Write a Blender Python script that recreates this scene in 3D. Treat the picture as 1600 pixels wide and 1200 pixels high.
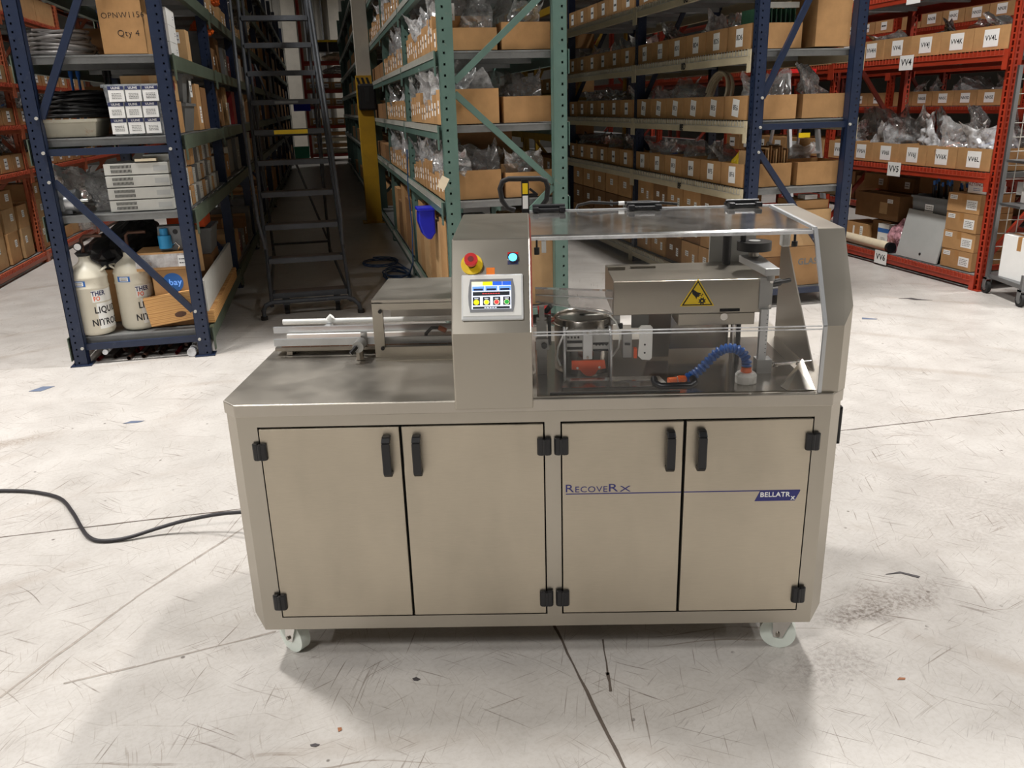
import bpy, bmesh, math, random
from mathutils import Vector, Matrix, noise

for _o in list(bpy.data.objects):
    bpy.data.objects.remove(_o)
SC = bpy.context.scene
COL = SC.collection

# ------------------------------------------------------------------ camera
EYE = Vector((0.0, 0.0, 1.7))
CR = ((0.9995285, -0.0209380, -0.0224575),
      (0.0146136, -0.3188509, 0.9476922),
      (-0.0270034, -0.9475736, -0.3183945))      # world axes x camera (right, down, forward)
cam_data = bpy.data.cameras.new('camera')
cam_data.sensor_fit = 'HORIZONTAL'
cam_data.sensor_width = 36.0
cam_data.lens = 1297.0 / 1600.0 * 36.0
cam_data.clip_start = 0.02
cam_data.clip_end = 200.0
cam = bpy.data.objects.new('camera', cam_data)
COL.objects.link(cam)
cam.matrix_world = Matrix(((CR[0][0], -CR[0][1], -CR[0][2], EYE.x),
                           (CR[1][0], -CR[1][1], -CR[1][2], EYE.y),
                           (CR[2][0], -CR[2][1], -CR[2][2], EYE.z),
                           (0, 0, 0, 1)))
SC.camera = cam

# ------------------------------------------------------------------ world, exposure
W = bpy.data.worlds.new('world')
W.use_nodes = True
W.node_tree.nodes['Background'].inputs[0].default_value = (0.9, 0.95, 1.0, 1)
W.node_tree.nodes['Background'].inputs[1].default_value = 0.05
SC.world = W
SC.view_settings.view_transform = 'Standard'
SC.view_settings.look = 'None'
SC.view_settings.gamma = 1.0
SC.view_settings.use_curve_mapping = False
SC.view_settings.exposure = -0.24

LAMP_W = 430.0            # watts of one high-bay lamp
LAMP_COL = (1.0, 0.972, 0.94)

# ------------------------------------------------------------------ frames
TH = math.radians(13.433)          # the racks stand turned against the machine
CT, ST = math.cos(TH), math.sin(TH)


def RW(u, v, z=0.0):
    return Vector((u * CT - v * ST, u * ST + v * CT, z))


def srgb(r, g, b):
    def f(c):
        c /= 255.0
        return c / 12.92 if c <= 0.04045 else ((c + 0.055) / 1.055) ** 2.4
    return (f(r), f(g), f(b), 1.0)


# ------------------------------------------------------------------ materials
class NT:
    def __init__(s, name):
        s.m = bpy.data.materials.new(name)
        s.m.use_nodes = True
        s.t = s.m.node_tree
        s.b = s.t.nodes['Principled BSDF']

    def n(s, kind, **kw):
        x = s.t.nodes.new(kind)
        for k, v in kw.items():
            setattr(x, k, v)
        return x

    def l(s, a, b):
        s.t.links.new(a, b)

    def coord(s, out='Object', scale=(1, 1, 1), rot=(0, 0, 0)):
        c = s.n('ShaderNodeTexCoord')
        mp = s.n('ShaderNodeMapping')
        mp.inputs['Scale'].default_value = scale
        mp.inputs['Rotation'].default_value = rot
        s.l(c.outputs[out], mp.inputs[0])
        return mp.outputs[0]

    def noise(s, vec, scale, detail=4, rough=0.5, dist=0.0):
        x = s.n('ShaderNodeTexNoise')
        x.inputs['Scale'].default_value = scale
        x.inputs['Detail'].default_value = detail
        x.inputs['Roughness'].default_value = rough
        x.inputs['Distortion'].default_value = dist
        if vec is not None:
            s.l(vec, x.inputs['Vector'])
        return x.outputs[0]

    def ramp(s, fac, pts, interp='LINEAR'):
        x = s.n('ShaderNodeValToRGB')
        x.color_ramp.interpolation = interp
        e = x.color_ramp.elements
        while len(e) < len(pts):
            e.new(0.5)
        for i, (p, c) in enumerate(pts):
            e[i].position = p
            e[i].color = c if len(c) == 4 else (*c, 1)
        s.l(fac, x.inputs[0])
        return x.outputs[0]

    def mix(s, fac, a, b, mode='MIX'):
        x = s.n('ShaderNodeMix', data_type='RGBA', blend_type=mode)
        for sock, val in ((x.inputs[0], fac), (x.inputs[6], a), (x.inputs[7], b)):
            if hasattr(val, 'is_output'):
                s.l(val, sock)
            else:
                sock.default_value = val
        return x.outputs[2]

    def math(s, op, a, b=0.0):
        x = s.n('ShaderNodeMath', operation=op)
        for sock, val in ((x.inputs[0], a), (x.inputs[1], b)):
            if hasattr(val, 'is_output'):
                s.l(val, sock)
            else:
                sock.default_value = val
        return x.outputs[0]

    def bump(s, h, strength=0.2, dist=0.01):
        x = s.n('ShaderNodeBump')
        x.inputs['Strength'].default_value = strength
        x.inputs['Distance'].default_value = dist
        s.l(h, x.inputs['Height'])
        s.l(x.outputs[0], s.b.inputs['Normal'])

    def set(s, **kw):
        for k, v in kw.items():
            sock = s.b.inputs[k.replace('_', ' ')]
            if hasattr(v, 'is_output'):
                s.l(v, sock)
            else:
                sock.default_value = v


def g(v):
    return (v, v, v, 1)


MAT = {}


def paint(name, col, rough=0.5, metal=0.0, vary=0.12, scale=14.0, wear=None, bump=0.0, spec=0.5):
    """painted / moulded surface: slight mottling, optional worn patches"""
    m = NT(name)
    v = m.coord()
    nz = m.noise(v, scale, 5, 0.6)
    lo = tuple(c * (1 - vary) for c in col[:3]) + (1,)
    hi = tuple(min(1, c * (1 + vary)) for c in col[:3]) + (1,)
    c = m.ramp(nz, [(0.3, lo), (0.7, hi)])
    if wear:
        w = m.ramp(m.noise(v, scale * 2.3, 8, 0.7, 0.4), [(0.60, g(0)), (0.72, g(1))])
        c = m.mix(m.math('MULTIPLY', w, wear[1]), c, wear[0])
    m.set(Base_Color=c, Roughness=rough, Metallic=metal)
    m.b.inputs['Specular IOR Level'].default_value = spec
    if bump:
        m.bump(nz, bump, 0.004)
    MAT[name] = m.m
    return m.m


def cardboard(name, col, rnd=0.25):
    m = NT(name)
    v = m.coord()
    oi = m.n('ShaderNodeObjectInfo')
    nz = m.noise(v, 9, 6, 0.6)
    fl = m.n('ShaderNodeTexWave', wave_type='BANDS', bands_direction='Z')
    fl.inputs['Scale'].default_value = 60
    m.l(v, fl.inputs['Vector'])
    a = m.ramp(nz, [(0.3, tuple(c * 0.88 for c in col[:3])), (0.7, tuple(c * 1.1 for c in col[:3]))])
    hs = m.n('ShaderNodeHueSaturation')
    hs.inputs['Hue'].default_value = 0.5
    m.l(m.math('ADD', m.math('MULTIPLY', oi.outputs['Random'], rnd), 1 - rnd * 0.6), hs.inputs['Value'])
    m.l(a, hs.inputs['Color'])
    m.set(Base_Color=hs.outputs[0], Roughness=0.85)
    m.b.inputs['Specular IOR Level'].default_value = 0.2
    m.bump(fl.outputs[0], 0.05, 0.002)
    MAT[name] = m.m


def steel(name, col, r0, r1, stretch=(2, 2, 60), smear=0.5, vary=0.1, bump=0.0):
    """stainless sheet: faint brushed lines, wiping smears in the gloss"""
    m = NT(name)
    v = m.coord(scale=stretch)
    br = m.noise(v, 16, 2, 0.5)
    sm = m.noise(m.coord(scale=(1, 1, 1)), 2.4, 3, 0.5, 0.25)
    arc = m.noise(m.coord(scale=(3.0, 3.0, 0.9), rot=(0, 0.7, 0)), 1.6, 3, 0.5, 0.3)
    k = m.mix(0.45, sm, arc)
    rr = m.ramp(k, [(0.34, g(r0)), (0.66, g(r1))])
    cc = m.ramp(m.mix(0.10, k, br), [(0.34, tuple(c * (1 - vary) for c in col[:3])), (0.66, tuple(min(1, c * (1 + vary)) for c in col[:3]))])
    m.set(Base_Color=cc, Roughness=rr, Metallic=1.0)
    if bump:
        m.bump(br, bump, 0.002)
    MAT[name] = m.m


def clear(name, tint, gloss_min=0.04, rough=0.05, haze=0.0, hazecol=(0.8, 0.8, 0.8, 1), ior=1.45):
    """clear sheet: transparent with Fresnel reflection and an optional cloudy part"""
    m = NT(name)
    tr = m.n('ShaderNodeBsdfTransparent')
    tr.inputs[0].default_value = tint
    gl = m.n('ShaderNodeBsdfGlossy')
    gl.inputs['Roughness'].default_value = rough
    fr = m.n('ShaderNodeFresnel')
    fr.inputs[0].default_value = ior
    f = m.math('MAXIMUM', fr.outputs[0], gloss_min)
    mx = m.n('ShaderNodeMixShader')
    m.l(f, mx.inputs[0])
    m.l(tr.outputs[0], mx.inputs[1])
    m.l(gl.outputs[0], mx.inputs[2])
    out = mx.outputs[0]
    if haze:
        df = m.n('ShaderNodeBsdfDiffuse')
        df.inputs[0].default_value = hazecol
        nz = m.noise(m.coord(), 7, 6, 0.65)
        hf = m.ramp(nz, [(0.35, g(haze * 0.35)), (0.7, g(min(1, haze * 1.5)))])
        m2 = m.n('ShaderNodeMixShader')
        m.l(hf, m2.inputs[0])
        m.l(out, m2.inputs[1])
        m.l(df.outputs[0], m2.inputs[2])
        out = m2.outputs[0]
    m.t.nodes.remove(m.b)
    m.l(out, m.t.nodes['Material Output'].inputs[0])
    MAT[name] = m.m


def glow(name, col, s):
    m = NT(name)
    m.set(Base_Color=col, Emission_Color=col, Emission_Strength=s, Roughness=0.3)
    MAT[name] = m.m


# floor: white-painted worn concrete, scratched, scuffed and sealed
def floor_material():
    m = NT('floor_concrete')
    v = m.coord()
    big = m.noise(v, 0.55, 6, 0.6, 0.4)
    mid = m.noise(v, 3.5, 8, 0.65)
    fine = m.noise(v, 60, 6, 0.7)
    base = m.ramp(big, [(0.30, srgb(172, 168, 163)), (0.52, srgb(188, 184, 179)), (0.75, srgb(199, 195, 190))])
    base = m.mix(0.30, base, m.ramp(mid, [(0.32, srgb(150, 144, 138)), (0.6, srgb(199, 195, 190))]))
    base = m.mix(0.14, base, m.ramp(fine, [(0.35, srgb(150, 138, 124)), (0.55, srgb(204, 200, 195))]))
    col = base
    # scratches: thin lines in several directions, fine and long ones
    for i, (rot, sx, sy, lo, hi, amt, tone) in enumerate((
            (0.35, 120, 3.0, 0.66, 0.72, 0.85, srgb(116, 104, 94)),
            (1.25, 150, 4.0, 0.66, 0.72, 0.75, srgb(118, 106, 96)),
            (2.30, 130, 3.2, 0.66, 0.72, 0.8, srgb(108, 97, 88)),
            (2.85, 210, 6.0, 0.65, 0.70, 0.5, srgb(136, 124, 112)),
            (1.80, 60, 0.7, 0.68, 0.72, 0.7, srgb(128, 116, 104)),
            (0.90, 260, 9.0, 0.65, 0.70, 0.45, srgb(110, 100, 94)))):
        wob = m.n('ShaderNodeVectorMath', operation='ADD')
        wn = m.n('ShaderNodeTexNoise')
        wn.inputs['Scale'].default_value = 1.1 + 0.3 * i
        wn.inputs['Detail'].default_value = 1.0
        sc = m.n('ShaderNodeVectorMath', operation='SCALE')
        sc.inputs['Scale'].default_value = 0.18
        m.l(v, wn.inputs['Vector'])
        m.l(wn.outputs[1], sc.inputs[0])
        m.l(v, wob.inputs[0])
        m.l(sc.outputs[0], wob.inputs[1])
        mp = m.n('ShaderNodeMapping')
        mp.inputs['Scale'].default_value = (sx, sy, 1)
        r0 = m.n('ShaderNodeMapping')
        r0.inputs['Rotation'].default_value = (0, 0, rot)
        m.l(wob.outputs[0], r0.inputs[0])
        m.l(r0.outputs[0], mp.inputs[0])
        s = m.noise(mp.outputs[0], 1.0, 2, 0.45)
        gate = m.ramp(m.noise(v, 1.6 + 0.5 * i, 5, 0.7), [(0.40, g(0)), (0.56, g(1))])
        mask = m.math('MULTIPLY', m.ramp(s, [(lo, g(0)), (hi, g(1))]), gate)
        col = m.mix(m.math('MULTIPLY', mask, amt), col, tone)
    # tyre and wheel arcs
    wv = m.n('ShaderNodeTexWave', wave_type='RINGS', rings_direction='SPHERICAL')
    wv.inputs['Scale'].default_value = 0.42
    wv.inputs['Distortion'].default_value = 5.0
    wv.inputs['Detail'].default_value = 2.5
    wv.inputs['Detail Scale'].default_value = 0.7
    m.l(m.coord(scale=(1, 1, 0.0)), wv.inputs['Vector'])
    arc = m.math('MULTIPLY', m.ramp(wv.outputs[0], [(0.955, g(0)), (1.0, g(1))]),
                 m.ramp(m.noise(v, 0.9, 5, 0.7), [(0.45, g(0)), (0.62, g(1))]))
    col = m.mix(m.math('MULTIPLY', arc, 0.35), col, srgb(150, 136, 122))
    # brown dirt patches and tiny dark flecks
    dirt = m.ramp(m.noise(v, 0.8, 9, 0.72, 0.6), [(0.60, g(0)), (0.74, g(1))])
    col = m.mix(m.math('MULTIPLY', dirt, 0.40), col, srgb(150, 130, 112))
    vo = m.n('ShaderNodeTexVoronoi')
    vo.inputs['Scale'].default_value = 9.0
    m.l(v, vo.inputs['Vector'])
    fleck = m.math('MULTIPLY', m.ramp(vo.outputs[0], [(0.05, g(1)), (0.075, g(0))]),
                   m.ramp(mid, [(0.5, g(0)), (0.56, g(1))]))
    col = m.mix(m.math('MULTIPLY', fleck, 0.8), col, srgb(88, 80, 74))
    # trodden-in dirt at a few places, each with its own shape
    for (cu, cv, ru, rv, rot, amt, tone) in (
            (1.92, 2.34, 0.42, 0.13, 0.15, 0.85, srgb(92, 80, 70)), (1.75, 2.28, 0.16, 0.10, 0.3, 0.8, srgb(84, 74, 66)),
            (-1.72, 4.88, 0.40, 0.10, 0.35, 0.75, srgb(120, 100, 80)), (2.75, 2.85, 0.55, 0.45, 0.4, 0.35, srgb(120, 110, 102)),
            (1.55, 2.05, 0.30, 0.16, 0.1, 0.5, srgb(96, 86, 78)), (-3.1, 6.6, 0.9, 0.22, 0.4, 0.45, srgb(140, 112, 88))):
        mp = m.n('ShaderNodeMapping', vector_type='TEXTURE')
        mp.inputs['Location'].default_value = (cu, cv, 0)
        mp.inputs['Scale'].default_value = (ru, rv, 1)
        mp.inputs['Rotation'].default_value = (0, 0, rot)
        wv_ = m.n('ShaderNodeVectorMath', operation='ADD')
        ws = m.n('ShaderNodeVectorMath', operation='SCALE')
        ws.inputs['Scale'].default_value = 0.25
        wn = m.n('ShaderNodeTexNoise')
        wn.inputs['Scale'].default_value = 4.0
        m.l(v, wn.inputs['Vector'])
        m.l(wn.outputs[1], ws.inputs[0])
        m.l(v, wv_.inputs[0])
        m.l(ws.outputs[0], wv_.inputs[1])
        m.l(wv_.outputs[0], mp.inputs[0])
        gr = m.n('ShaderNodeTexGradient', gradient_type='SPHERICAL')
        m.l(mp.outputs[0], gr.inputs[0])
        sp_ = m.ramp(m.noise(v, 55, 5, 0.75), [(0.44, g(0)), (0.60, g(1))])
        sm_ = m.math('MULTIPLY', m.ramp(gr.outputs[0], [(0.05, g(0)), (0.7, g(1))]), m.mix(0.65, g(0.6), sp_))
        col = m.mix(m.math('MULTIPLY', sm_, amt), col, tone)
    rr = m.ramp(mid, [(0.3, g(0.30)), (0.7, g(0.46))])
    m.set(Base_Color=col, Roughness=rr)
    m.b.inputs['Specular IOR Level'].default_value = 0.35
    m.bump(m.mix(0.5, fine, mid), 0.10, 0.004)
    MAT['floor'] = m.m


floor_material()
cardboard('card', srgb(182, 141, 96))
cardboard('card_dark', srgb(136, 100, 66))
cardboard('card_pale', srgb(194, 158, 114))
steel('steel', srgb(178, 172, 161), 0.29, 0.36, vary=0.05)
steel('steel_door', srgb(190, 181, 165), 0.29, 0.52, (2, 2, 40), 0.75, 0.20)
steel('steel_dark', srgb(160, 154, 146), 0.29, 0.42)
steel('steel_mirror', srgb(188, 183, 175), 0.14, 0.25, (40, 2, 2), 0.7)
steel('steel_top', srgb(186, 180, 170), 0.30, 0.48, (60, 2, 2), 0.4)
steel('galv', srgb(150, 152, 154), 0.38, 0.6, (8, 8, 8), 0.6, 0.15)
steel('chrome', srgb(215, 212, 208), 0.08, 0.2)
clear('acrylic', (0.982, 0.98, 0.977, 1), 0.0, 0.03, 0.006, ior=1.36)
clear('acrylic_top', (0.96, 0.957, 0.95, 1), 0.06, 0.08, 0.07, (0.75, 0.72, 0.68, 1))
clear('acrylic_guide', (0.90, 0.89, 0.885, 1), 0.08, 0.05, 0.30, (0.7, 0.66, 0.64, 1))
clear('bag', (0.96, 0.962, 0.965, 1), 0.20, 0.12, 0.24, (0.82, 0.83, 0.84, 1))
clear('bag_white', (0.93, 0.935, 0.94, 1), 0.20, 0.16, 0.55, (0.85, 0.86, 0.88, 1))
clear('bag_smoke', (0.84, 0.83, 0.82, 1), 0.10, 0.18, 0.32, (0.52, 0.50, 0.49, 1))
clear('bag_pink', (0.85, 0.6, 0.64, 1), 0.10, 0.2, 0.60, (0.80, 0.42, 0.48, 1))
clear('tote_clear', (0.74, 0.77, 0.80, 1), 0.08, 0.12, 0.42, (0.62, 0.66, 0.70, 1))
paint('black_plastic', srgb(22, 22, 25), 0.38, 0, 0.1)
paint('black_rubber', srgb(30, 29, 29), 0.7, 0, 0.1)
paint('gap_black', srgb(12, 12, 12), 0.9, 0, 0.0)
paint('rack_green', srgb(86, 112, 103), 0.42, 0, 0.10, 6, (srgb(122, 118, 104), 0.5))
paint('beam_green', srgb(78, 90, 76), 0.5, 0, 0.16, 5, (srgb(150, 140, 118), 0.8))
paint('rack_blue', srgb(27, 39, 64), 0.38, 0, 0.12, 8, (srgb(92, 96, 104), 0.35))
paint('beam_white', srgb(196, 184, 154), 0.5, 0, 0.08, 6, (srgb(140, 124, 100), 0.5))
paint('rack_orange', srgb(160, 52, 30), 0.42, 0, 0.12, 7, (srgb(128, 62, 40), 0.5))
paint('rack_orange_pale', srgb(174, 90, 58), 0.45, 0, 0.12, 7, (srgb(150, 96, 70), 0.5))
paint('rack_yellow', srgb(176, 138, 32), 0.45, 0, 0.10)
paint('deck_grey', srgb(140, 142, 142), 0.45, 0.4, 0.14, 10, (srgb(128, 84, 52), 0.45))
paint('wire_grey', srgb(186, 184, 176), 0.45, 0.3, 0.1)
paint('wire_red', srgb(172, 72, 50), 0.45, 0, 0.1)
paint('ladder_grey', srgb(62, 65, 70), 0.55, 0.0, 0.14, 12, (srgb(120, 118, 114), 0.4))
paint('tread', srgb(86, 74, 66), 0.75, 0, 0.2, 30)
paint('yellow', srgb(240, 205, 30), 0.45, 0, 0.05)
paint('column_yellow', srgb(190, 146, 24), 0.5, 0, 0.14, 3, (srgb(120, 96, 40), 0.6))
paint('column_paint', srgb(190, 184, 172), 0.6, 0, 0.08, 4, (srgb(160, 150, 134), 0.5))
paint('white_paint', srgb(228, 226, 220), 0.5, 0, 0.04)
paint('paper', srgb(240, 240, 238), 0.75, 0, 0.02)
paint('ink', srgb(26, 26, 30), 0.7, 0, 0.0)
paint('ink_blue', srgb(44, 52, 96), 0.6, 0, 0.0)
paint('logo_blue', srgb(42, 44, 112), 0.45, 0, 0.0)
paint('tape_blue', srgb(52, 110, 186), 0.55, 0, 0.05)
paint('tape_tan', srgb(176, 130, 80), 0.35, 0, 0.06)
paint('orange_plastic', srgb(236, 104, 30), 0.4, 0, 0.06)
paint('orange_label', srgb(246, 128, 20), 0.6, 0, 0.02)
paint('orange_print', srgb(222, 86, 36), 0.4, 0, 0.06, 20)
paint('red', srgb(206, 30, 34), 0.35, 0, 0.04)
paint('dark_red', srgb(120, 26, 28), 0.4, 0, 0.06)
paint('green_screen', srgb(34, 150, 60), 0.4, 0, 0.0)
paint('blue_plastic', srgb(20, 34, 190), 0.4, 0, 0.06)
paint('blue_hose', srgb(24, 84, 160), 0.3, 0, 0.08)
paint('blue_motor', srgb(36, 128, 176), 0.4, 0, 0.08)
paint('cord_blue', srgb(44, 72, 110), 0.5, 0, 0.1)
paint('white_plastic', srgb(236, 236, 232), 0.35, 0, 0.03)
paint('wheel_white', srgb(222, 230, 222), 0.3, 0, 0.05)
paint('screen_grey', srgb(206, 208, 208), 0.45, 0, 0.02)
paint('screen_dark', srgb(132, 134, 138), 0.4, 0, 0.02)
paint('grey_bin', srgb(112, 114, 114), 0.5, 0, 0.08, 8)
paint('grey_pale', srgb(176, 178, 176), 0.5, 0, 0.05, 6)
paint('bin_dirty', srgb(168, 164, 148), 0.6, 0, 0.1, 6, (srgb(140, 92, 50), 0.7))
paint('equip_white', srgb(196, 196, 190), 0.5, 0, 0.05)
paint('equip_grey', srgb(120, 122, 124), 0.45, 0.3, 0.2, 10)
paint('dewar', srgb(214, 208, 190), 0.42, 0, 0.04, 6, (srgb(150, 138, 112), 0.5))
paint('cable_grey', srgb(150, 146, 144), 0.5, 0, 0.10)
paint('cable_black', srgb(26, 26, 28), 0.4, 0, 0.15)
paint('cable_floor', srgb(40, 38, 42), 0.45, 0, 0.1)
paint('copper', srgb(150, 84, 52), 0.4, 0.6, 0.2)
paint('pipe_brown', srgb(92, 66, 54), 0.5, 0.5, 0.25, 20)
paint('pcb_green', srgb(46, 84, 62), 0.5, 0, 0.2, 30)
paint('aluminium', srgb(196, 198, 200), 0.35, 0.7, 0.06)
paint('alu_block', srgb(168, 168, 166), 0.4, 0.6, 0.06)
paint('belt_brown', srgb(150, 110, 84), 0.6, 0, 0.1)
paint('tube_card', srgb(222, 208, 180), 0.6, 0, 0.06)
paint('teal', srgb(28, 120, 92), 0.5, 0, 0.08)
paint('wall_paint', srgb(150, 147, 140), 0.7, 0, 0.06, 2)
paint('ceiling_paint', srgb(84, 83, 80), 0.8, 0, 0.04, 2)
paint('joint', srgb(92, 82, 74), 0.8, 0, 0.2, 30)
paint('tyre_brown', srgb(152, 144, 136), 0.7, 0, 0.2, 30)
paint('scrap_dark', srgb(70, 66, 68), 0.6, 0, 0.1)
paint('scrap_blue', srgb(96, 108, 130), 0.5, 0, 0.1)
paint('leaf_brown', srgb(150, 96, 60), 0.6, 0, 0.1)
glow('pilot_glow', (0.05, 0.45, 1.0, 1), 6.0)
glow('screen_white', srgb(226, 234, 250), 0.75)
glow('screen_blue', srgb(40, 96, 214), 0.75)
glow('screen_sky', srgb(110, 160, 236), 0.75)
glow('screen_yellow', srgb(240, 230, 20), 0.75)
glow('screen_pale', srgb(240, 240, 200), 0.75)
glow('screen_navy', srgb(22, 32, 62), 0.5)
glow('screen_black', srgb(34, 38, 44), 0.4)
glow('screen_red', srgb(232, 70, 70), 0.75)
glow('screen_green', srgb(40, 160, 60), 0.75)
glow('lamp_lens', (1.0, 0.95, 0.88, 1), 6.0)


def wood_material():
    m = NT('wood')
    wv = m.n('ShaderNodeTexWave', wave_type='BANDS', bands_direction='Z')
    wv.inputs['Scale'].default_value = 9
    wv.inputs['Distortion'].default_value = 5
    wv.inputs['Detail'].default_value = 2
    m.l(m.coord(scale=(0.35, 1, 1.3)), wv.inputs['Vector'])
    c = m.ramp(wv.outputs[0], [(0.0, srgb(206, 154, 92)), (0.6, srgb(226, 180, 118)), (1.0, srgb(190, 134, 76))])
    m.set(Base_Color=c, Roughness=0.6)
    MAT['wood'] = m.m


wood_material()


# ------------------------------------------------------------------ mesh builder
class MB:
    def __init__(s):
        s.v, s.f, s.mi, s.sm = [], [], [], []

    def add(s, vs, fs, mi=0, smooth=False):
        o = len(s.v)
        s.v += [tuple(p) for p in vs]
        for f in fs:
            s.f.append(tuple(i + o for i in f))
            s.mi.append(mi)
            s.sm.append(smooth)
        return s

    def box(s, x0, x1, y0, y1, z0, z1, mi=0):
        vs = [(x0, y0, z0), (x1, y0, z0), (x1, y1, z0), (x0, y1, z0),
              (x0, y0, z1), (x1, y0, z1), (x1, y1, z1), (x0, y1, z1)]
        return s.add(vs, [(0, 3, 2, 1), (4, 5, 6, 7), (0, 1, 5, 4), (1, 2, 6, 5), (2, 3, 7, 6), (3, 0, 4, 7)], mi)

    def bar(s, a, b, w, h, mi=0, up=(0, 0, 1)):
        """square bar from a to b"""
        a, b = Vector(a), Vector(b)
        d = (b - a).normalized()
        upv = Vector(up)
        if abs(d.dot(upv)) > 0.98:
            upv = Vector((0, 1, 0))
        x = d.cross(upv).normalized() * (w / 2)
        y = x.cross(d).normalized() * (h / 2)
        vs = [a - x - y, a + x - y, a + x + y, a - x + y, b - x - y, b + x - y, b + x + y, b - x + y]
        return s.add(vs, [(0, 1, 2, 3), (7, 6, 5, 4), (0, 4, 5, 1), (1, 5, 6, 2), (2, 6, 7, 3), (3, 7, 4, 0)], mi)

    def cyl(s, a, b, r, seg=16, r2=None, mi=0, cap=True, smooth=True):
        a, b = Vector(a), Vector(b)
        r2 = r if r2 is None else r2
        d = (b - a).normalized()
        t = Vector((0, 0, 1)) if abs(d.z) < 0.9 else Vector((1, 0, 0))
        x = d.cross(t).normalized()
        y = d.cross(x).normalized()
        vs, fs = [], []
        for i in range(seg):
            an = 2 * math.pi * i / seg
            e = x * math.cos(an) + y * math.sin(an)
            vs.append(a + e * r)
            vs.append(b + e * r2)
        for i in range(seg):
            j = (i + 1) % seg
            fs.append((2 * i, 2 * i + 1, 2 * j + 1, 2 * j))
        s.add(vs, fs, mi, smooth)
        if cap:
            s.add([vs[2 * i] for i in range(seg)], [tuple(range(seg))], mi)
            s.add([vs[2 * i + 1] for i in range(seg)], [tuple(reversed(range(seg)))], mi)
        return s

    def prism(s, poly, z0, z1, axis='z', mi=0):
        """extrude a 2-D polygon: axis z takes (x,y), axis x takes (y,z), axis y takes (x,z)"""
        def P(p, h):
            return {'z': (p[0], p[1], h), 'x': (h, p[0], p[1]), 'y': (p[0], h, p[1])}[axis]
        n = len(poly)
        vs = [P(p, z0) for p in poly] + [P(p, z1) for p in poly]
        fs = [tuple(reversed(range(n))), tuple(range(n, 2 * n))]
        fs += [(i, (i + 1) % n, n + (i + 1) % n, n + i) for i in range(n)]
        return s.add(vs, fs, mi)

    def lathe(s, prof, cx, cy, seg=24, mi=0, smooth=True):
        """profile of (r, z) turned about a vertical axis"""
        vs, fs = [], []
        for r, z in prof:
            for i in range(seg):
                an = 2 * math.pi * i / seg
                vs.append((cx + r * math.cos(an), cy + r * math.sin(an), z))
        for k in range(len(prof) - 1):
            for i in range(seg):
                j = (i + 1) % seg
                fs.append((k * seg + i, k * seg + j, (k + 1) * seg + j, (k + 1) * seg + i))
        s.add(vs, fs, mi, smooth)
        s.add([vs[i] for i in range(seg)], [tuple(reversed(range(seg)))], mi)
        k = (len(prof) - 1) * seg
        s.add([vs[k + i] for i in range(seg)], [tuple(range(seg))], mi)
        return s

    def tube(s, pts, r, seg=8, mi=0, closed=False, cap=True):
        pts = [Vector(p) for p in pts]
        n = len(pts)
        vs, fs = [], []
        prev = None
        for i, p in enumerate(pts):
            if closed:
                d = pts[(i + 1) % n] - pts[(i - 1) % n]
            else:
                d = pts[min(i + 1, n - 1)] - pts[max(i - 1, 0)]
            d = d.normalized() if d.length > 1e-9 else Vector((1, 0, 0))
            if prev is None:
                t = Vector((0, 0, 1)) if abs(d.z) < 0.9 else Vector((1, 0, 0))
                x = d.cross(t).normalized()
            else:
                x = (prev - d * prev.dot(d)).normalized()
            prev = x
            y = d.cross(x)
            for k in range(seg):
                an = 2 * math.pi * k / seg
                vs.append(p + (x * math.cos(an) + y * math.sin(an)) * r)
        m = n if closed else n - 1
        for i in range(m):
            a, b = i * seg, ((i + 1) % n) * seg
            for k in range(seg):
                l = (k + 1) % seg
                fs.append((a + k, a + l, b + l, b + k))
        s.add(vs, fs, mi, True)
        if cap and not closed:
            s.add(vs[:seg], [tuple(reversed(range(seg)))], mi)
            s.add(vs[-seg:], [tuple(range(seg))], mi)
        return s

    def xf(s, M):
        s.v = [tuple(M @ Vector(p)) for p in s.v]
        return s

    def mesh(s, name, mats, org=(0, 0, 0)):
        me = bpy.data.meshes.new(name)
        o = Vector(org)
        me.from_pydata([(p[0] - o.x, p[1] - o.y, p[2] - o.z) for p in s.v], [], s.f)
        if not isinstance(mats, (list, tuple)):
            mats = [mats]
        for m in mats:
            me.materials.append(MAT[m] if isinstance(m, str) else m)
        me.polygons.foreach_set('material_index', s.mi)
        me.polygons.foreach_set('use_smooth', s.sm)
        me.update()
        return me


ORG = {}


def tag(o, label=None, cat=None, group=None, kind=None):
    if label:
        o['label'] = label
    if cat:
        o['category'] = cat
    if group:
        o['group'] = group
    if kind:
        o['kind'] = kind
    return o


def link(name, data, parent=None, loc=(0, 0, 0), rot=(0, 0, 0)):
    o = bpy.data.objects.new(name, data)
    COL.objects.link(o)
    o.location = loc
    o.rotation_euler = rot
    if parent is not None:
        o.parent = parent
        ORG[o.name] = ORG.get(parent.name, (0, 0, 0))
    return o


def T(name, label, cat, org, frame='w', rot=0.0, group=None):
    """an Empty at the base of a thing; its parts are given in the same frame"""
    o = bpy.data.objects.new(name, None)
    COL.objects.link(o)
    o.empty_display_size = 0.1
    if frame == 'r':
        o.location = RW(*org)
        o.rotation_euler = (0, 0, TH + rot)
    else:
        o.location = org
        o.rotation_euler = (0, 0, rot)
    ORG[o.name] = tuple(org)
    return tag(o, label, cat, group)


def P(mb, name, mats, parent, label=None, bev=0.0, seg=2):
    """a part: verts in the frame of its thing"""
    org = ORG[parent.name]
    o = link(name, mb.mesh(name, mats, org), parent)
    if bev:
        b = o.modifiers.new('bevel', 'BEVEL')
        b.width = bev
        b.segments = seg
        b.limit_method = 'ANGLE'
        b.angle_limit = math.radians(40)
    if label:
        o['label'] = label
    return o


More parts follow.
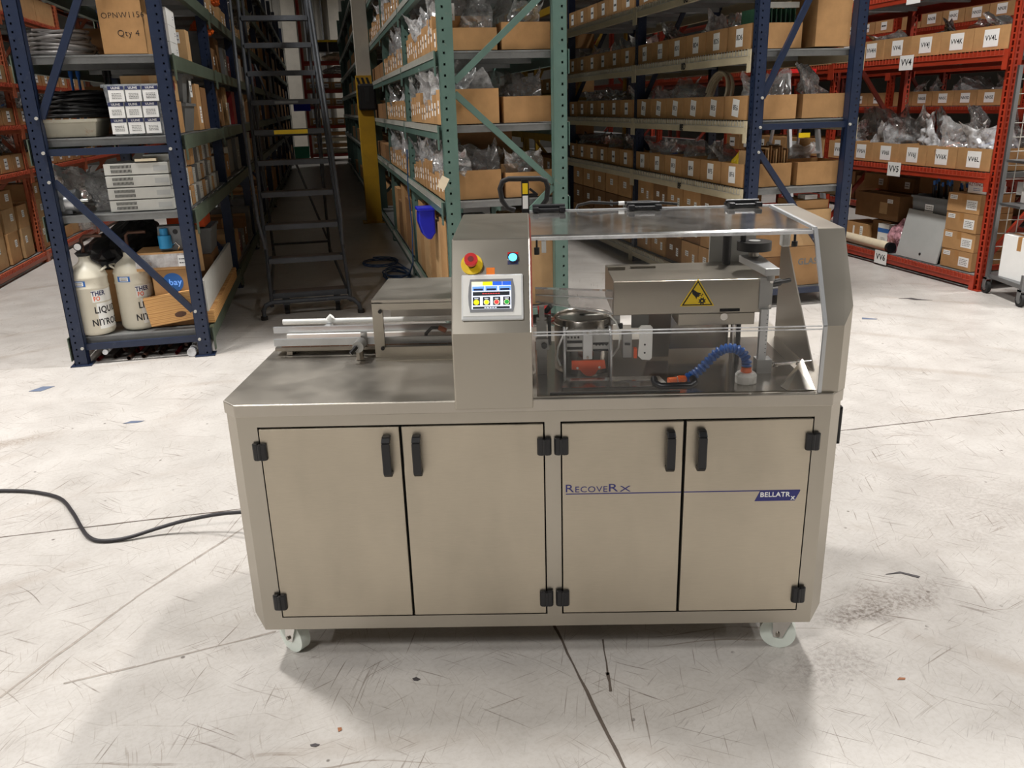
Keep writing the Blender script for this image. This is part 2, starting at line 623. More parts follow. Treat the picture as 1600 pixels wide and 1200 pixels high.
def ONE(mb, name, mats, label, cat, org, frame='w', rot=0.0, group=None, local=False, bev=0.0):
    """a thing that is a single mesh; verts in its frame (or local to its base)"""
    o = link(name, mb.mesh(name, mats, (0, 0, 0) if local else org))
    if frame == 'r':
        o.location = RW(*org)
        o.rotation_euler = (0, 0, TH + rot)
    else:
        o.location = org
        o.rotation_euler = (0, 0, rot)
    ORG[o.name] = (0, 0, 0) if local else tuple(org)
    if bev:
        b = o.modifiers.new('bevel', 'BEVEL')
        b.width = bev
        b.segments = 2
        b.limit_method = 'ANGLE'
    return tag(o, label, cat, group)


_TEXT = {}


def text_mesh(s, size, mat, bold=0.0, align='CENTER', depth=0.0004, squeeze=1.0):
    key = (s, size, mat, bold, align, squeeze)
    if key in _TEXT:
        return _TEXT[key]
    cu = bpy.data.curves.new('lettering', 'FONT')
    cu.body = s
    cu.size = size
    cu.align_x = align
    cu.align_y = 'CENTER'
    cu.offset = bold
    cu.extrude = depth
    cu.resolution_u = 3
    cu.space_character = 1.06
    ob = bpy.data.objects.new('lettering', cu)
    COL.objects.link(ob)
    me = bpy.data.meshes.new_from_object(ob)
    bpy.data.objects.remove(ob)
    bpy.data.curves.remove(cu)
    if squeeze != 1.0:
        for v in me.vertices:
            v.co.x *= squeeze
    me.materials.clear()
    me.materials.append(MAT[mat])
    _TEXT[key] = me
    return me


def ordn(i):
    w = ['first', 'second', 'third', 'fourth', 'fifth', 'sixth', 'seventh', 'eighth', 'ninth', 'tenth', 'eleventh',
         'twelfth', 'thirteenth', 'fourteenth', 'fifteenth', 'sixteenth', 'seventeenth', 'eighteenth', 'nineteenth', 'twentieth',
         'twenty-first', 'twenty-second', 'twenty-third', 'twenty-fourth', 'twenty-fifth', 'twenty-sixth', 'twenty-seventh', 'twenty-eighth']
    return w[i]


# ------------------------------------------------------------------ the hall
U0, U1, V0, V1, ZC = -14.0, 20.0, -12.0, 34.6, 8.2


def structure(name, mb, mats):
    o = link(name, mb.mesh(name, mats))
    o.location = (0, 0, 0)
    o.rotation_euler = (0, 0, TH)
    ORG[o.name] = (0, 0, 0)
    o['kind'] = 'structure'
    return o


floor = structure('floor', MB().box(U0, U1, V0, V1, -0.15, 0.0), 'floor')
structure('ceiling', MB().box(U0, U1, V0, V1, ZC, ZC + 0.2), 'ceiling_paint')
structure('wall_left', MB().box(U0 - 0.2, U0, V0, V1, 0, ZC), 'wall_paint')
structure('wall_right', MB().box(U1, U1 + 0.2, V0, V1, 0, ZC), 'wall_paint')
structure('wall_front', MB().box(U0, U1, V0 - 0.2, V0, 0, ZC), 'wall_paint')
wb = MB().box(U0, U1, V1 + 0.06, V1 + 0.3, 0, ZC)
wall_back = structure('wall_back', wb, 'wall_paint')
_rib = MB().prism([(-0.05, 0.0), (-0.03, -0.05), (0.03, -0.05), (0.05, 0.0)], 0, ZC).mesh('rib', 'wall_paint')
for k in range(24):          # corrugated sheet seen at the end of the aisle
    link('rib', _rib, wall_back, (-4.0 + k * 0.3, V1 + 0.06, 0))
# wall pier and conduits at the end of the aisle
pier = structure('trim_1', MB().box(-0.95, -0.45, V1 - 0.30, V1 + 0.06, 0, ZC), 'column_paint')
pier = structure('trim_2', MB().box(0.75, 1.15, V1 - 0.25, V1 + 0.06, 0, ZC), 'column_paint')
cn = MB()
for x in (-0.15, -0.05, 0.5):
    cn.cyl((x, V1 - 0.05, 0), (x, V1 - 0.05, ZC), 0.03, 8)
structure('trim_3', cn, 'equip_grey')

# floor joints (sawn and filled) as thin strips let into the slab
def floor_strip(pts, w, name, mat='joint'):
    mb = MB()
    rnd = random.Random(len(pts) * 7 + int(w * 1e4))
    for (x0, y0), (x1, y1) in zip(pts, pts[1:]):
        d = Vector((x1 - x0, y1 - y0, 0))
        n = Vector((-d.y, d.x, 0)).normalized()
        steps = max(2, int(d.length / 0.06))
        a = []
        for k in range(steps + 1):
            p = Vector((x0, y0, 0)) + d * (k / steps)
            ww = w * rnd.uniform(0.55, 1.2)
            c = p + n * rnd.uniform(-w, w) * 0.25
            a.append((c + n * ww / 2, c - n * ww / 2))
        for (p, q), (r_, t) in zip(a, a[1:]):
            mb.add([(*p.xy, 0.0008), (*q.xy, 0.0008), (*t.xy, 0.0008), (*r_.xy, 0.0008)], [(0, 1, 2, 3)])
    M = Matrix.Rotation(-TH, 4, 'Z')
    mb.xf(M)
    o = link(name, mb.mesh(name, mat), floor)
    return o


floor_strip([(-0.2, 3.4), (0.071, 2.415), (0.23, 1.793), (0.42, 1.0)], 0.010, 'joint')
floor_strip([(-4.5, 2.58), (-2.291, 3.135), (-1.313, 3.365), (1.686, 4.166), (2.769, 4.419), (5.0, 4.95)], 0.009, 'joint')
floor_strip([(0.223, 2.36), (0.223, 2.177)], 0.006, 'crack')
floor_strip([(0.222, 2.19), (0.2225, 2.10)], 0.011, 'crack')
floor_strip([(-1.18, 3.35), (-1.489, 2.65), (-1.667, 2.108), (-1.8, 1.6)], 0.011, 'tyre_mark', 'tyre_brown')
floor_strip([(-0.896, 2.43), (-1.304, 2.25), (-1.5, 2.17)], 0.009, 'tyre_mark', 'tyre_brown')

# ------------------------------------------------------------------ high-bay lamps (out of view, they light the hall)
def high_bay(u, v, label, power=1.0):
    t = T('high_bay_lamp', label, 'lamp', (u, v, 7.3), 'r', group='high-bay lamps under the roof')
    P(MB().box(u - 0.20, u + 0.20, v - 0.62, v + 0.62, 7.33, 7.43), 'housing', 'white_paint', t)
    P(MB().box(u - 0.17, u + 0.17, v - 0.58, v + 0.58, 7.318, 7.329), 'lens', 'lamp_lens', t)
    for s in (-1, 1):
        P(MB().cyl((u, v + s * 0.5, 7.43), (u, v + s * 0.5, ZC - 0.01), 0.008, 6), 'cable', 'black_rubber', t)
    ld = bpy.data.lights.new('high_bay_light', 'AREA')
    ld.shape = 'RECTANGLE'
    ld.size, ld.size_y = 0.34, 1.16
    ld.energy = LAMP_W * power
    ld.color = LAMP_COL
    ld.spread = math.radians(140)
    lo = bpy.data.objects.new('high_bay_light', ld)
    COL.objects.link(lo)
    lo.parent = t
    lo.location = (0, 0, 0.005)


for v, us, w in ((5.4, (-9.5, -2.6, 3.6, 10.0), 'over the rack ends'), (-2.6, (-10.0, -4.1, 6.8, 13.0), 'over the open floor behind the camera')):
    for u, w2 in zip(us, ('above the far left racks', 'left of the aisle', 'right of the aisle', 'above the far right racks')):
        high_bay(u, v, 'white linear high-bay lamp %s, %s' % (w, w2))
for u, w in ((-3.0, 'left'), (3.5, 'right')):
    high_bay(u, 31.5, 'white linear high-bay lamp over the far cross aisle, %s one' % w, 0.3)
high_bay(7.4, 12.5, 'white linear high-bay lamp over the aisle of the orange racks', 0.5)
high_bay(-2.7, 13.5, 'white linear high-bay lamp over the aisle of the left orange rack', 0.5)


# ------------------------------------------------------------------ racks
def post_mesh(h, w, d, mat, holes='square', pitch=0.075, side=1):
    """upright: open channel with punched faces (front face -v and aisle face); origin at its foot centre"""
    mb = MB()
    t = 0.004
    x0, x1, y0, y1 = -w / 2, w / 2, -d / 2, d / 2

    def punched(face, a0, a1, c0, hw, hh):
        # face strip between a0..a1 with a column of holes at c0
        n = int(h / pitch)
        zs = 0.0

        def quad(p0, p1, z0, z1):
            if face == 'front':
                mb.box(p0, p1, y0, y0 + t, z0, z1)
            elif face == 'left':
                mb.box(x0, x0 + t, p0, p1, z0, z1)
            else:
                mb.box(x1 - t, x1, p0, p1, z0, z1)
        quad(a0, c0 - hw, 0, h)
        quad(c0 + hw, a1, 0, h)
        for k in range(n):
            zc = (k + 0.5) * pitch
            quad(c0 - hw, c0 + hw, zs, zc - hh)
            zs = zc + hh
        quad(c0 - hw, c0 + hw, zs, h)
    hw, hh = (0.0075, 0.0085) if holes == 'square' else ((0.0055, 0.0065) if holes == 'dot' else (0.010, 0.017))
    punched('front', x0, x1, x0 + (0.34 if side > 0 else 0.66) * w, hw, hh)
    punched('left' if side > 0 else 'right', y0, y1, 0.0, hw * 1.1, hh * 1.1)
    if side > 0:
        mb.box(x1 - t, x1, y0, y1, 0, h)
    else:
        mb.box(x0, x0 + t, y0, y1, 0, h)
    mb.box(x0, x1, y1 - t, y1, 0, h)
    return mb.mesh('post', mat)


def deck_mesh(du, L, style, uface):
    """shelf deck: sheet with folded ends; style wire adds the bent-down wire ends over the beam"""
    mb = MB()
    mb.box(-du / 2 + 0.01, du / 2 - 0.01, 0.03, L - 0.03, -0.012, -0.002, 0)
    for k in range(4):     # stiffening channels
        y = 0.045 + (L - 0.09 - 0.03) * k / 3
        mb.box(-du / 2 + 0.04, du / 2 - 0.04, y, y + 0.03, -0.055, -0.012, 0)
    if style:
        n = int(L / 0.05)
        for k in range(n):
            y = 0.05 + (L - 0.1) * k / (n - 1)
            for s in ((-1, 1)):
                x = s * (du / 2 + 0.039)
                mb.box(x - 0.003, x + 0.003, y - 0.003, y + 0.003, -0.045, 0.004, 1)
        for s in (-1, 1):
            x = s * (du / 2 + 0.039)
            mb.box(x - 0.0025, x + 0.0025, 0.04, L - 0.04, -0.047, -0.042, 1)
    return mb


def build_rack(name, label, u0, u1, posts, h, pm, shelves, bm, style, frame='blue', holes='slot', pw=0.09,
               deckm='deck_grey', wirem='wire_grey', beam_h=0.10, group=None):
    """one run of shelving. shelves: list of heights; posts: list of v of its upright frames"""
    uc = (u0 + u1) / 2
    vc = posts[0]
    t = T(name, label, 'rack', (uc, vc, 0), 'r', group=group)
    pl = post_mesh(h, pw, 0.075, pm, holes, 0.05 if holes != 'square' else 0.075, 1)
    pr = post_mesh(h, pw, 0.075, pm, holes, 0.05 if holes != 'square' else 0.075, -1)
    plate = MB().box(-0.07, 0.07, -0.06, 0.06, 0.0, 0.008).mesh('foot_plate', pm)
    W_ = u1 - u0
    ul, ur = -W_ / 2 + pw / 2, W_ / 2 - pw / 2

    def brace(a, b, w=0.045):
        mb = MB()
        mb.bar((a[0], 0, a[1]), (b[0], 0, b[1]), w, 0.028, 0, (0, 1, 0))
        return mb.mesh('brace', pm)
    xi = W_ / 2 - pw
    if frame == 'blue':
        bl = [((-xi, 0.13), (xi, 0.13)), ((-xi, 1.29), (xi, 0.34)), ((-xi, 1.48), (xi, 1.48)), ((-xi, 1.70), (xi, 3.25)), ((-xi, 3.4), (xi, 3.4))]
    elif frame == 'zigzag':
        bl = [((-xi, 0.13), (xi, 0.13)), ((-xi, 0.42), (xi, 1.10)), ((xi, 1.13), (-xi, 1.79)), ((-xi, 1.87), (xi, 2.50)), ((xi, 2.55), (-xi, 3.25)), ((-xi, 3.4), (xi, 3.4))]
    else:
        bl = [((-xi, 0.2), (xi, 0.2)), ((-xi, 0.3), (xi, 1.2)), ((xi, 1.3), (-xi, 2.3)), ((-xi, 2.4), (xi, 3.4)), ((-xi, 3.5), (xi, 3.5))]
    bmeshes = [brace(a, b) for a, b in bl]
    bolt = MB().cyl((0, -0.018, 0), (0, -0.030, 0), 0.011, 8).mesh('bolt', 'wire_grey')
    for k, v in enumerate(posts):
        y = v - vc
        link('post', pl, t, (ul, y, 0))
        link('post', pr, t, (ur, y, 0))
        link('foot_plate', plate, t, (ul, y, 0))
        link('foot_plate', plate, t, (ur, y, 0))
        for (a, b), me in zip(bl, bmeshes):
            br = link('brace', me, t, (0, y, 0))
            if k == 0 and frame == 'blue':
                for e in (a, b):
                    link('bolt', bolt, br, (e[0] + (0.02 if e[0] > 0 else -0.02), -0.018, e[1]))
    beams = {}
    first = None
    for va, vb in zip(posts, posts[1:]):
        L = round(vb - va, 3)
        if L not in beams:
            mb = MB()
            mb.box(-0.022, 0.022, 0.04, L - 0.04, -beam_h, -0.035)
            mb.box(-0.022, 0.008, 0.04, L - 0.04, -0.035, -0.006)
            for e in (0.0, L - 0.055):
                mb.box(-0.026, -0.018, e, e + 0.055, -beam_h - 0.07, 0.0)
            ml = mb.mesh('beam', bm)
            mb2 = MB()
            mb2.box(-0.022, 0.022, 0.04, L - 0.04, -beam_h, -0.035)
            mb2.box(-0.008, 0.022, 0.04, L - 0.04, -0.035, -0.006)
            for e in (0.0, L - 0.055):
                mb2.box(0.018, 0.026, e, e + 0.055, -beam_h - 0.07, 0.0)
            dk = deck_mesh(W_ - 0.02, L, style, 0).mesh('deck', [deckm, wirem])
            beams[L] = (ml, mb2.mesh('beam', bm), dk)
        ml, mr, dk = beams[L]
        for z in shelves:
            b1 = link('beam', ml, t, (-W_ / 2 - 0.004, va - vc, z))
            link('beam', mr, t, (W_ / 2 + 0.004, va - vc, z))
            link('deck', dk, t, (0, va - vc, z))
            ORG[b1.name] = (0, 0, 0)
    return t


PIT = 2.55


def run(v0, n, p=PIT):
    return [round(v0 + k * p, 3) for k in range(n + 1)]


rackA = build_rack('blue_pallet_rack', 'blue pallet rack with green beams, holding liquid nitrogen tanks near the left edge', -1.87, -0.93,
                   run(6.3, 10), 4.4, 'rack_blue', [0.20, 1.06, 1.57, 2.09, 2.62, 3.2, 3.8], 'beam_green', False, 'blue', 'dot')
rackC = build_rack('green_pallet_rack', 'green pallet rack with punched posts behind the control tower', 0.88, 1.82,
                   run(6.3, 9), 4.4, 'rack_green', [0.16, 1.02, 1.57, 2.08, 2.62, 3.2, 3.8], 'rack_green', True, 'zigzag', 'square', 0.105)
rackD = build_rack('cream_pallet_rack', 'rack with cream-white beams on dark blue posts behind the clear hood', 3.33, 4.26,
                   run(6.3, 2), 4.4, 'rack_blue', [0.16, 1.0, 1.53, 2.06, 2.62, 3.2], 'beam_white', True, 'blue', 'dot')
rackY = build_rack('yellow_rack', 'yellow-framed rack seen through the green rack', 3.33, 4.26,
                   run(11.55, 4), 3.6, 'rack_yellow', [0.16, 0.72, 1.28, 1.84, 2.4, 3.0], 'rack_yellow', False, 'blue')
rackE = build_rack('orange_pallet_rack', 'red-orange pallet rack with VV beam tags at the right edge', 5.65, 6.62,
                   run(6.3, 5), 4.4, 'rack_orange', [0.13, 1.03, 2.03, 2.62, 3.4], 'rack_orange', True, 'orange', 'slot', 0.08, 'deck_grey', 'wire_red', 0.09)
rackN = build_rack('orange_pallet_rack', 'orange pallet rack with NN bins behind the VV rack', 8.2, 9.15,
                   run(6.3, 6), 4.4, 'rack_orange', [0.13, 0.75, 1.53, 2.05, 2.55, 3.2], 'rack_orange', True, 'orange', 'slot', 0.08, 'deck_grey', 'wire_red', 0.09)
rackB = build_rack('orange_pallet_rack', 'pale orange pallet rack at the left edge behind the blue rack', -4.45, -3.48,
                   run(6.3, 6), 4.4, 'rack_orange_pale', [0.13, 1.12, 1.63, 2.10, 2.9, 3.6], 'rack_orange_pale', True, 'orange', 'slot', 0.08, 'deck_grey', 'wire_red', 0.09)


# far rack across the end of the aisle, seen from its front
def far_rack():
    t = T('orange_pallet_rack', 'distant orange rack standing across the far end of the aisle', 'rack', (0.5, 31.2, 0), 'r')
    for u in (-0.32, 2.5):
        for v in (31.05, 32.0):
            P(MB().box(u - 0.045, u + 0.045, v - 0.04, v + 0.04, 0, 5.2), 'post', 'rack_orange', t)
    for z in (0.25, 1.2, 1.85, 2.38, 2.88, 3.3):
        for v in (31.0, 32.0):
            P(MB().box(-0.3, 2.5, v - 0.02, v + 0.03, z - 0.1, z), 'beam', 'rack_orange', t)
        P(MB().box(-0.3, 2.5, 31.03, 31.97, z - 0.03, z - 0.015), 'deck', 'deck_grey', t)


far_rack()

# ------------------------------------------------------------------ bins, bags, cartons
_BIN = {}
HALF = math.pi / 2


def bin_mesh(w, d, h, mat='card'):
    """open corrugated bin: front at y = 0, depth towards +y; walls have thickness"""
    key = (round(w, 3), round(d, 3), round(h, 3), mat)
    if key not in _BIN:
        t = 0.005
        mb = MB()
        x0, x1 = -w / 2, w / 2
        mb.box(x0, x1, 0, d, 0, t)
        mb.box(x0, x1, 0, t, t, h)
        mb.box(x0, x1, d - t, d, t, h)
        mb.box(x0, x0 + t, t, d - t, t, h)
        mb.box(x1 - t, x1, t, d - t, t, h)
        _BIN[key] = mb.mesh('bin', mat)
    return _BIN[key]


_LAB = {}


def label_mesh(w, h, mat='paper'):
    k = (w, h, mat)
    if k not in _LAB:
        _LAB[k] = MB().box(-w / 2, w / 2, -0.0012, 0.0, -h / 2, h / 2).mesh('label', mat)
    return _LAB[k]


def print_mesh(w, h, rows, mat='ink', seed=0):
    """unreadable small print: short dark bars"""
    k = ('p', w, h, rows, mat, seed)
    if k not in _LAB:
        r = random.Random(seed + rows)
        mb = MB()
        for i in range(rows):
            z = h / 2 - (i + 0.5) * h / rows
            x = -w / 2
            while x < w / 2 - 0.1 * w:
                l = min(r.uniform(0.12, 0.4) * w, w / 2 - x)
                mb.box(x, x + l, -0.0018, -0.0012, z - 0.13 * h / rows, z + 0.13 * h / rows)
                x += l + 0.06 * w
        _LAB[k] = mb.mesh('print', mat)
    return _LAB[k]


def stick(parent, x, y, z, w, h, txt=None, size=0.05, rot=0.0, rows=0, mat='paper', pmat='ink', tilt=0.0, bold=0.0006):
    """paper label on a front face (local frame of the parent, face looking to -y turned by rot)"""
    l = link('label', label_mesh(w, h, mat), parent, (x, y, z), (0, tilt, rot))
    if txt:
        link('lettering', text_mesh(txt, size, pmat, bold), l, (0, -0.0016, 0), (HALF, 0, 0))
    elif rows:
        link('print', print_mesh(w * 0.76, h * 0.7, rows, pmat, int(w * 1e4) % 7), l)
    return l


def put_bin(u, v, z, w, d, h, face, label, group, code=None, lw=0.1, lh=0.1, lab=True, tsize=0.05, mat='card', yaw=0.0, rows=2, tilt=0.0, cat='bin'):
    """face: 'L' looks to -u, 'R' looks to +u, 'F' looks to -v"""
    rz = {'L': -HALF, 'R': HALF, 'F': 0.0}[face] + yaw
    o = link('cardboard_bin', bin_mesh(w, d, h, mat))
    o.location = RW(u, v, z + 0.006)
    o.rotation_euler = (0, 0, TH + rz)
    tag(o, label, cat, group)
    if lab:
        stick(o, 0.0, 0.0, h * 0.5, min(lw, w * 0.7), min(lh, h * 0.8), code, tsize, 0, 0 if code else rows, tilt=tilt)
    return o


def bag_mesh(seed, mat, tall=1.0):
    """crumpled film bundle: faceted pinched blob, about 1 m cube, base at z = 0"""
    r = random.Random(seed)
    bm = bmesh.new()
    bmesh.ops.create_icosphere(bm, subdivisions=4, radius=0.5)
    off = Vector((r.uniform(0, 50), r.uniform(0, 50), r.uniform(0, 50)))
    tip = Vector((r.uniform(-0.35, 0.35), r.uniform(-0.2, 0.2), 0))
    for v in bm.verts:
        p = v.co.copy()
        n1 = noise.noise(p * 2.2 + off)
        n2 = abs(noise.noise(p * 5.5 + off * 1.7))
        n3 = abs(noise.noise(p * 13.0 + off * 0.3))
        p *= 1.0 + 0.30 * n1 + 0.30 * n2 + 0.10 * n3 - 0.1
        h = p.z + 0.5
        if h > 0.55:                       # gathered, upright top
            k = min(1.0, (h - 0.55) / 0.5)
            p.x = p.x * (1 - 0.35 * k) + tip.x * k
            p.y = p.y * (1 - 0.5 * k) + tip.y * k
            p.z += 0.35 * k * tall
        p.z = max(p.z + 0.42, 0.0 + 0.02 * abs(n2))
        v.co = p
    me = bpy.data.meshes.new('bag')
    bm.to_mesh(me)
    bm.free()
    me.materials.append(MAT[mat])
    return me


def pillow_mesh(seed, mat):
    """plastic bag: two creased film sides joined at the seams, corner tips standing up"""
    r = random.Random(seed)
    off = Vector((r.uniform(0, 90), r.uniform(0, 90), r.uniform(0, 90)))
    lean = r.uniform(-0.35, 0.35)
    skew = r.uniform(-0.25, 0.25)
    N = 15
    vs, fs = [], []
    for side in (-1, 1):
        for j in range(N):
            for i in range(N):
                s_, t_ = -1 + 2 * i / (N - 1), j / (N - 1)
                b = max(0.0, (1 - s_ * s_)) ** 0.6 * max(0.0, 1 - abs(2 * t_ - 0.8) / 1.2) ** 0.5
                q_ = Vector((s_ * 2.0, t_ * 3.5, side * 1.7))
                cr = abs(noise.noise(q_ * 1.15 + off)) * 0.42 + abs(noise.noise(q_ * 2.7 + off)) * 0.14
                y = side * 0.24 * b * (1.25 - 0.9 * t_) + side * b * (cr - 0.14) * 0.75
                x = 0.5 * s_ * (0.86 + 0.2 * noise.noise(Vector((t_ * 3, side * 0.01, seed)))) + skew * t_ * t_
                x += 0.05 * noise.noise(q_ * 2.3 + off * 0.5)
                z = t_ * (0.86 + 0.22 * noise.noise(Vector((s_ * 1.9, 3.1, seed * 1.3)))) + 0.14 * t_ * abs(s_) ** 3
                y += lean * t_ * t_ * (0.8 + 0.5 * noise.noise(Vector((s_ * 2.2, 7.7, seed))))
                vs.append((x, y, max(0.0, z)))
    for side in (0, 1):
        o = side * N * N
        for j in range(N - 1):
            for i in range(N - 1):
                a = o + j * N + i
                f = (a, a + 1, a + N + 1, a + N)
                fs.append(f if side == 0 else f[::-1])
    me = bpy.data.meshes.new('bag')
    me.from_pydata(vs, [], fs)
    bm = bmesh.new()
    bm.from_mesh(me)
    bmesh.ops.remove_doubles(bm, verts=bm.verts, dist=0.004)
    bmesh.ops.recalc_face_normals(bm, faces=bm.faces)
    for f in bm.faces:
        f.smooth = True
    bm.to_mesh(me)
    bm.free()
    me.materials.append(MAT[mat])
    return me


def lump_mesh(seed, mat):
    r = random.Random(seed)
    mb = MB()
    for k in range(5):
        x, y, z = r.uniform(-0.24, 0.24), r.uniform(-0.07, 0.07), r.uniform(0.04, 0.34)
        a, b, c = r.uniform(0.05, 0.14), r.uniform(0.04, 0.08), r.uniform(0.05, 0.16)
        if k % 2:
            mb.box(x - a, x + a, y - b, y + b, z, z + c)
        else:
            mb.cyl((x - a, y, z), (x + a, y + r.uniform(-0.03, 0.03), z + r.uniform(0, 0.15)), min(b, 0.06), 10)
    return mb.mesh('contents', mat)


BAGS = {m: [pillow_mesh(11 * k + hash_k, m) for k in range(6)]
        for hash_k, m in enumerate(('bag', 'bag_white', 'bag_smoke'))}
LUMPS = [lump_mesh(k, m) for k, m in enumerate(('equip_grey', 'equip_white', 'equip_white', 'black_plastic', 'copper', 'blue_hose', 'aluminium', 'card_pale', 'grey_pale', 'paper'))]
RND = random.Random(4)


def put_bag(u, v, z, sx, sy, sz, label, group, mat=None, k=None, rot=None):
    mat = mat or RND.choice(['bag', 'bag', 'bag_white', 'bag', 'bag_white', 'bag_smoke'])
    me = BAGS[mat][RND.randrange(6) if k is None else k]
    o = link('plastic_bag', me)
    o.location = RW(u, v, z)
    o.rotation_euler = (RND.uniform(-0.15, 0.15), 0, TH + (RND.uniform(0.2, 1.3) * RND.choice((-1, 1)) if rot is None else rot))
    o.scale = (sx * 1.15, sy * 1.1, sz * 1.05)
    link('contents', RND.choice(LUMPS), o)
    return tag(o, label, 'bag', group)


def carton(u, v, z, w, d, h, label, mat='card', face='F', yaw=0.0, group=None, tape=True, frame='r', name='carton', cat='box', tilt=0.0, tapemat='tape_tan'):
    """closed carton, front at local y = 0; flaps meet on top with a tape strip"""
    rz = {'L': -HALF, 'R': HALF, 'F': 0.0}[face] + yaw
    mb = MB()
    mb.box(-w / 2, w / 2, 0, d, 0, h - 0.004)
    mb.box(-w / 2, w / 2, 0, d / 2 - 0.0015, h - 0.004, h)          # two top flaps with a seam
    mb.box(-w / 2, w / 2, d / 2 + 0.0015, d, h - 0.004, h)
    o = link(name, mb.mesh('carton', mat))
    o.location = RW(u, v, z) if frame == 'r' else (u, v, z)
    o.rotation_euler = (0, tilt, (TH if frame == 'r' else 0) + rz)
    tag(o, label, cat, group)
    if tape:
        tp = MB()
        tp.box(-w / 2 - 0.0006, w / 2 + 0.0006, d / 2 - 0.025, d / 2 + 0.025, h, h + 0.0006)
        for s in (-1, 1):
            x = s * (w / 2 + 0.0004)
            tp.box(x - 0.0004, x + 0.0004, d / 2 - 0.025, d / 2 + 0.025, h * 0.68, h)
        link('tape', tp.mesh('tape', tapemat), o)
    return o


def word(parent, s, size, x, y, z, mat='ink', rot=0.0, bold=0.001, align='CENTER', squeeze=1.0, tilt=0.0):
    return link('lettering', text_mesh(s, size, mat, bold, align, 0.0004, squeeze), parent, (x, y, z), (HALF, tilt, rot))


def coil(u, v, z, R, r, turns, label, mat, cat='cable', squash=1.0, seed=1, layers=4, name='cable_coil'):
    """loose coil of cable: many uneven rings wound as one continuous tube"""
    q = random.Random(seed)
    pts = []
    n = 26
    for k in range(turns * n):
        a = 2 * math.pi * k / n
        lay = k // n
        rr = R * (1 - 0.14 * ((lay * 7) % 5) / 4.0) * (1 - 0.22 * (lay / turns) ** 2) + 0.012 * math.sin(a * 2 + lay * 1.7) + q.uniform(-0.002, 0.002)
        zz = r + (lay / max(1, turns - 1)) * layers * r * 1.9 + 0.022 * math.sin(a + lay * 2.1)
        pts.append((rr * math.cos(a), squash * rr * math.sin(a), max(r, zz)))
    o = link(name, MB().tube(pts, r, 6).mesh(name, mat))
    o.location = RW(u, v, z)
    o.rotation_euler = (0, 0, TH)
    return tag(o, label, cat)


def tote_mesh(w, d, h, mat, rim=0.012, taper=0.88):
    mb = MB()
    def ring(k, z, ins):
        x, y = w / 2 * k - ins, d / 2 * k - ins
        return [(-x, -y + d / 2, z), (x, -y + d / 2, z), (x, y + d / 2, z), (-x, y + d / 2, z)]
    rings = [ring(taper, 0, 0), ring(1.0, h - 0.02, 0), ring(1.0, h - 0.02, -rim), ring(1.0, h, -rim), ring(1.0, h, 0.004), ring(taper, 0.006, 0.005)]
    vs = [p for r_ in rings for p in r_]
    fs = [(3, 2, 1, 0)]
    for k in range(len(rings) - 1):
        for i in range(4):
            j = (i + 1) % 4
            fs.append((k * 4 + i, k * 4 + j, (k + 1) * 4 + j, (k + 1) * 4 + i))
    b = (len(rings) - 1) * 4
    fs.append((b, b + 1, b + 2, b + 3))
    return mb.add(vs, fs).mesh('tote', mat)


def tote(u, v, z, w, d, h, label, mat='grey_bin', face='F', yaw=0.0, name='plastic_tote', cat='tote', taper=0.88):
    rz = {'L': -HALF, 'R': HALF, 'F': 0.0}[face] + yaw
    o = link(name, tote_mesh(w, d, h, mat, taper=taper))
    o.location = RW(u, v, z)
    o.rotation_euler = (0, 0, TH + rz)
    return tag(o, label, cat)


def beam_tag(rack, face_u, v, z, txt, size=0.075, w=0, h=0, mat='ink', face='L', org=None):
    rz = -HALF if face == 'L' else HALF
    uc, vc = ORG[rack.name][0], ORG[rack.name][1]
    du = -0.036 if face == 'L' else 0.036
    if w:
        l = link('beam_tag', label_mesh(w, h), rack, (face_u - uc + du, v - vc, z), (0, 0, rz))
        link('lettering', text_mesh(txt, size, mat, 0.0015), l, (0, -0.0016, 0), (HALF, 0, 0))
    else:
        link('lettering', text_mesh(txt, size, mat, 0.003), rack, (face_u - uc + du, v - vc, z), (HALF, 0, rz))


